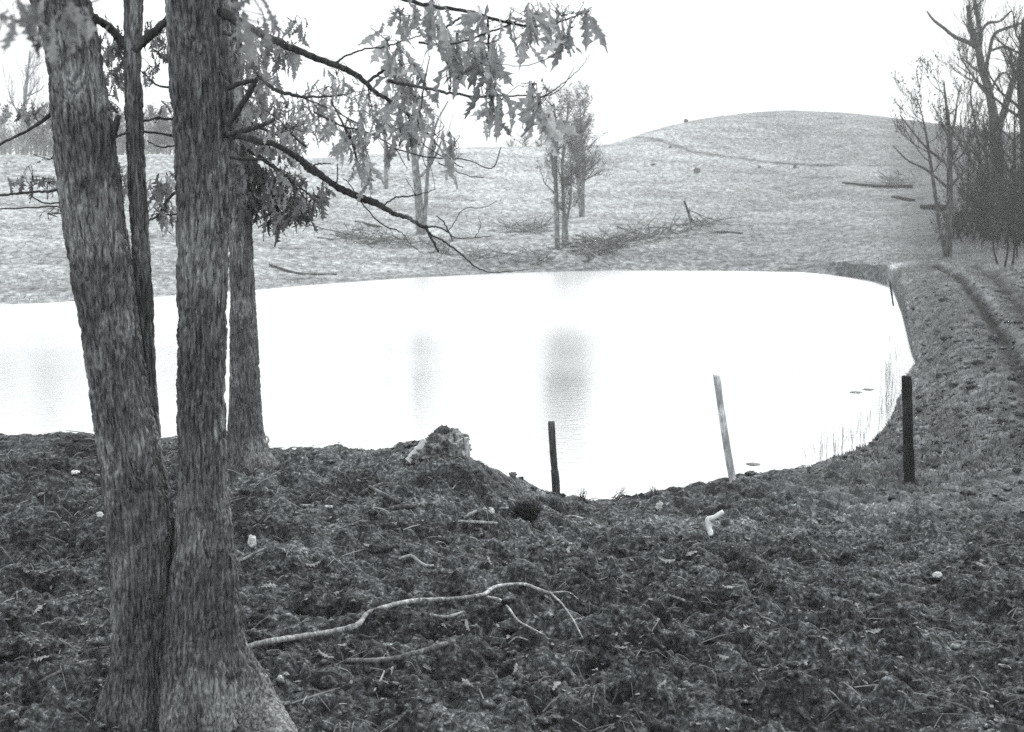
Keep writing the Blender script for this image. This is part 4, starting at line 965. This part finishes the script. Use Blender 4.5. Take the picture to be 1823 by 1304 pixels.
LMK = [('the white stone by the middle trunk', 449, 962), ('the white bent stick', 1270, 930), ('the white angular stone', 1668, 1026), ('the dark weed clump', 937, 905), ('the tip of the long branch', 1000, 1070), ('the middle of the long branch', 740, 1070), ('the short dark stick', 720, 1165), ('the leaning trunk', 180, 1080), ('the big root', 510, 1240), ('the lower right corner', 1780, 1230), ('the bottom edge middle', 1200, 1245), ('the bent pale twig', 745, 1000)]
ordn = ['', 'second', 'third', 'fourth', 'fifth', 'sixth', 'seventh', 'eighth', 'ninth', 'tenth', 'eleventh', 'twelfth', 'thirteenth', 'fourteenth']
near_ = [min(range(len(LMK)), key=lambda k: math.hypot(LMK[k][1]-a, LMK[k][2]-b)) for a, b in fl]
def leaf_label(i):
    k = near_[i]; dd_ = lambda q: math.hypot(fl[q][0]-LMK[k][1], fl[q][1]-LMK[k][2])
    rank = sorted([q for q in range(len(fl)) if near_[q] == k], key=dd_).index(i)
    dx = fl[i][0]-LMK[k][1]; dy = fl[i][1]-LMK[k][2]
    w = ('right of' if dx > 0 else 'left of') if abs(dx) > abs(dy) else ('below' if dy > 0 else 'above')
    return 'pale leaf %s %s, %snearest to it' % (w, LMK[k][0], ordn[rank]+' ' if rank else '')
for n_, (px, py) in enumerate(fl):
    g = G(px, py); mb = MB(); s = (14+rs.uniform(0, 20))*PXM(g[1])*1.15
    a = rs.uniform(0, 2*pi); ax = np.array([[cos(a), sin(a), rs.uniform(-.1, .35)]])
    add_leaves(mb, np.array([[g[0], g[1], g[2]+.018]])-ax*s/2, ax, np.array([s]), rs, 1.0, flat=np.array([[rs.normal()*.35, rs.normal()*.35, 1.]]))
    tag(mb.build('fallen_leaf', M['leaf_ground'], loc=g+np.array((0, 0, .012))), leaf_label(n_), 'leaf', 'dry leaves lying on the mud')

# ------------------------------------------------------------------ ground litter, grass (nobody could count)
rs = R(95); n = 60000
tt = rs.uniform(-.43, .43, n); yy = 3.8*np.exp(rs.uniform(0, 1, n)*math.log(17/3.8)); xx = tt*(yy+T0)
zz = gz(xx, yy); keep = (zz > .15) & (fbm(xx*1.6, yy*2.2, 12, 3) > rs.uniform(-.7, .25, n)); xx, yy, zz = xx[keep], yy[keep], zz[keep]; n = len(xx)
a = rs.uniform(0, 2*pi, n); s = rs.uniform(.003, .013, n)*(rs.uniform(0, 1, n)**3*1.6+.6)*(.6+yy*.07)
ax = np.stack([np.cos(a), np.sin(a), rs.normal(size=n)*.13], -1); bx = np.stack([-np.sin(a), np.cos(a), rs.normal(size=n)*.13], -1)
c = np.stack([xx, yy, zz+.006], -1); q = rs.uniform(.25, .8, n)[:, None]
V = np.stack([c-ax*s[:, None], c-bx*s[:, None]*q, c+ax*s[:, None], c+bx*s[:, None]*q*rs.uniform(.4, 1, n)[:, None]], 1)
V[:, 1:, 2] += rs.uniform(-.003, .007, (n, 3))
o = mesh_obj('leaf_litter', V.reshape(-1, 3), [np.arange(4*n).reshape(-1, 4)], M['litter'], smooth=False); o['kind'] = 'stuff'; o['label'] = 'crumbled leaf litter and clods over the near bank'
rs = R(930); n = 5200
tt = rs.uniform(-.43, .43, n); yy = 4.0*np.exp(rs.uniform(0, 1, n)*math.log(16/4.0))
m_ = 2600; tt = np.concatenate([tt, rs.uniform(.24, .45, m_)]); yy = np.concatenate([yy, 14*np.exp(rs.uniform(0, 1, m_)*math.log(48/14))]); n += m_
xx = tt*(yy+T0); zz = gz(xx, yy)
kp = (zz > .3) & (fbm(xx*1.1, yy*1.6, 72, 3) > rs.uniform(-.5, .6, n)); xx, yy, zz = xx[kp], yy[kp], zz[kp]; n = len(xx)
ph = (1+5**.5)/2
IV = np.array([(-1, ph, 0), (1, ph, 0), (-1, -ph, 0), (1, -ph, 0), (0, -1, ph), (0, 1, ph), (0, -1, -ph), (0, 1, -ph), (ph, 0, -1), (ph, 0, 1), (-ph, 0, -1), (-ph, 0, 1)])/1.9
IT = [(0,11,5),(0,5,1),(0,1,7),(0,7,10),(0,10,11),(1,5,9),(5,11,4),(11,10,2),(10,7,6),(7,1,8),(3,9,4),(3,4,2),(3,2,6),(3,6,8),(3,8,9),(4,9,5),(2,4,11),(6,2,10),(8,6,7),(9,8,1)]
IT = list(IT)
VV = list(map(tuple, IV)); T2 = []; mc = {}
def mid(a, b):
    k_ = (min(a, b), max(a, b))
    if k_ not in mc: q_ = (np.array(VV[a])+np.array(VV[b]))/2; VV.append(tuple(q_/np.linalg.norm(q_))); mc[k_] = len(VV)-1
    return mc[k_]
for a, b, c in IT:
    ab, bc, ca = mid(a, b), mid(b, c), mid(c, a); T2 += [(a, ab, ca), (b, bc, ab), (c, ca, bc), (ab, bc, ca)]
VV = np.array(VV)
S_ = rs.uniform(.008, .026, n)*(1+1.2*rs.uniform(0, 1, n)**4)*np.clip(yy/10, 1, 2)
off = rs.uniform(0, 50, (n, 1))
rad = 1+.55*perlin(VV[None, :, 0]*1.7+off, VV[None, :, 1]*1.7, VV[None, :, 2]*1.7+off)
CV = np.stack([xx[:, None]+S_[:, None]*rad*VV[None, :, 0]*rs.uniform(.8, 1.7, (n, 1)), yy[:, None]+S_[:, None]*rad*VV[None, :, 1], zz[:, None]+S_[:, None]*(.25+.75*rad*VV[None, :, 2]*rs.uniform(.5, 1, (n, 1)))], -1).reshape(-1, 3)
CT = (np.array(T2)[None]+(np.arange(n)*len(VV))[:, None, None]).reshape(-1, 3)
o = mesh_obj('mud_clods', CV, [CT], M['ground'], smooth=True); o['kind'] = 'stuff'; o['label'] = 'lumps of churned mud over the near bank'
a_ = o.data.attributes.new('wear_and_light', 'FLOAT', 'POINT'); a_.data.foreach_set('value', np.repeat(rs.uniform(.35, .75, n), len(VV)).astype(np.float32))
rs = R(977); n = 15000
tt = rs.uniform(-.43, .43, n); yy = 3.9*np.exp(rs.uniform(0, 1, n)*math.log(17/3.9)); xx = tt*(yy+T0); zz = gz(xx, yy)
dens = fbm(xx*.9, yy*1.2, 121, 3) + .5*np.exp(-((yy-10)/2.2)**2)
kp = (zz > .25) & (dens > rs.uniform(-.5, .9, n)); xx, yy = xx[kp], yy[kp]; n = len(xx)
L_ = rs.uniform(.015, .05, n)*(1+2.2*rs.uniform(0, 1, n)**6); a = rs.normal(size=n)*.75
w_ = rs.uniform(.0012, .0035, n)*np.clip(yy/7, 1, 2.2)
dx, dy = np.cos(a), np.sin(a)
e0 = np.stack([xx-dx*L_, yy-dy*L_], -1); e1 = np.stack([xx+dx*L_, yy+dy*L_], -1)
z0 = gz(e0[:, 0], e0[:, 1]); z1 = gz(e1[:, 0], e1[:, 1]); zm = np.maximum(gz(xx, yy), (z0+z1)/2)
lift = .004+.012*rs.uniform(0, 1, n)**2
A = np.stack([e0[:, 0], e0[:, 1], z0+lift], -1); B = np.stack([xx, yy, zm+lift*1.5], -1); C_ = np.stack([e1[:, 0], e1[:, 1], z1+lift], -1)
sd = np.stack([-dy, dx, 0*dx], -1)*w_[:, None]; up = np.array((0, 0, 1.))*w_[:, None]*1.6
V = np.stack([A-sd, A+sd, A+up, B-sd, B+sd, B+up, C_-sd*.5, C_+sd*.5, C_+up*.5], 1).reshape(-1, 3); b_ = (np.arange(n)*9)[:, None, None]
q0 = np.array([(0, 3, 5, 2), (1, 2, 5, 4), (3, 6, 8, 5), (4, 5, 8, 7)])
o = mesh_obj('twig_debris', V, [(q0[None]+b_).reshape(-1, 4)], M['straw'], smooth=False); o['kind'] = 'stuff'; o['label'] = 'bits of pale straw and twig strewn over the mud'
def blades(name, label, n, sampler, hgt, wid, seed, mat='blade'):
    rs = R(seed); x, y = sampler(rs, n); z = gz(x, y); k = z > .01
    x, y, z = x[k], y[k], z[k]; n = len(x)
    h_ = hgt(rs, n, y); a = rs.uniform(0, 2*pi, n); ln_ = rs.normal(size=(n, 2))*.5
    b0 = np.stack([x, y, z-.01], -1); w = wid*h_[:, None]*np.stack([np.cos(a), np.sin(a), 0*a], -1)
    m = b0+np.stack([ln_[:, 0]*h_*.35, ln_[:, 1]*h_*.35, h_*.6], -1); t_ = b0+np.stack([ln_[:, 0]*h_, ln_[:, 1]*h_, h_*rs.uniform(.6, 1, n)], -1)
    V = np.stack([b0-w, b0+w, m+w*.7, m-w*.7, t_], 1).reshape(-1, 3); b_ = np.arange(n)*5
    o = mesh_obj(name, V, [np.stack([b_, b_+1, b_+2, b_+3], -1), np.stack([b_+3, b_+2, b_+4], -1)], M[mat], smooth=False)
    o['kind'] = 'stuff'; o['label'] = label
    return o
def s_near(rs, n):
    t = rs.uniform(-.43, .43, n); y = 4*np.exp(rs.uniform(0, 1, n)*math.log(16/4)); x = t*(y+T0)
    pn = perlin(x*1.3, y*1.3, 60) > .02
    return x[pn], y[pn]
blades('short_grass', 'short dead grass tufts on the near bank', 12000, s_near, lambda rs, n, y: rs.uniform(.006, .018, n), .08, 96, 'mud_grass')
def s_right(rs, n):
    y = rs.uniform(12, 62, n); t = rs.uniform(.22, .46, n); x = t*(y+T0); z = gz(x, y)
    dd = np.minimum(dist_poly(x, y, rut1), 9); k = (z > .05) & (dd > .3); return x[k], y[k]
blades('bank_grass', 'rough dead grass on the right bank', 90000, s_right, lambda rs, n, y: rs.uniform(.03, .10, n), .08, 97, 'mud_grass')
def s_far(rs, n):
    y = rs.uniform(44, 135, n); t = rs.uniform(-.46, .46, n); x = t*(y+T0)
    k = perlin(x*.25, y*.25, 66) > -.1; return x[k], y[k]
blades('pasture_grass', 'dead tussocky grass over the far slopes', 80000, s_far, lambda rs, n, y: rs.uniform(.05, .2, n), .10, 98, 'pasture')
# weeds standing at the brink
for k, (px, py, h_, nm) in enumerate([(1092, 890, 30, 'grassy weed leaning right at the notch of the shore'), (1162, 880, 14, 'short dark weed right of the notch of the shore'), (1358, 838, 20, 'weed tuft on the shore right of the silvery post'), (1036, 892, 26, 'thin pale weed right of the short post'), (1440, 838, 16, 'weed tuft on the shore edge in the right middle')]):
    rs = R(500+k); g = G(px, py-4 if False else py+3); kk = PXM(g[1]); mb = MB()
    for i_ in range(26):
        b0 = g+np.array((rs.normal()*3*kk, rs.normal()*.02, -.01)); lean = .55 if k == 0 else .0
        t_ = b0+np.array(((lean*h_+rs.normal()*h_*.22)*kk, rs.normal()*.03, h_*kk*rs.uniform(.5, 1.2)))
        mb.tube([b0, (b0+t_)/2+rs.normal(size=3)*1.0*kk, t_], [.003, .0025, .001], 3, 0, False)
    tag(mb.build('weed', M['blade'], loc=g), nm, 'weed', 'weeds on the near shore')
# reeds in the shallows on the right
rs = R(520); mb = MB()
for i_ in range(150):
    f = rs.uniform(0, 1); px = np.interp(f, [0, .3, .6, 1], [1440, 1545, 1590, 1598])+rs.normal()*9-6; py = np.interp(f, [0, .3, .6, 1], [825, 770, 710, 560])+rs.normal()*6
    p = P0(px, py, 0); h_ = rs.uniform(.08, .4)
    t_ = p+np.array((rs.normal()*.04, 0, h_)); mb.tube([p-np.array((0, 0, .1)), t_], [.004, .002], 3, 0, False)
o = mb.build('reeds', M['blade'], loc=P0(1590, 700, 0)); o['kind'] = 'stuff'; o['label'] = 'sparse dead reeds in the shallows along the right shore'

# ------------------------------------------------------------------ haze
hm = bpy.data.materials.new('haze_air'); hm.use_nodes = True; nt = hm.node_tree; nt.nodes.clear()
ho = nt.nodes.new('ShaderNodeOutputMaterial'); pv = nt.nodes.new('ShaderNodeVolumePrincipled')
pv.inputs['Color'].default_value = (0.97, 0.98, 0.985, 1); pv.inputs['Density'].default_value = 0.0013
nt.links.new(pv.outputs[0], ho.inputs['Volume'])
hb = [(-620, -30, -9), (620, -30, -9), (620, 460, -9), (-620, 460, -9), (-620, -30, 32), (620, -30, 32), (620, 460, 32), (-620, 460, 32)]
hz = mesh_obj('haze', np.array(hb, float), [np.array([(0, 3, 2, 1), (4, 5, 6, 7), (0, 1, 5, 4), (1, 2, 6, 5), (2, 3, 7, 6), (3, 0, 4, 7)])], hm, smooth=False)
hz['kind'] = 'stuff'
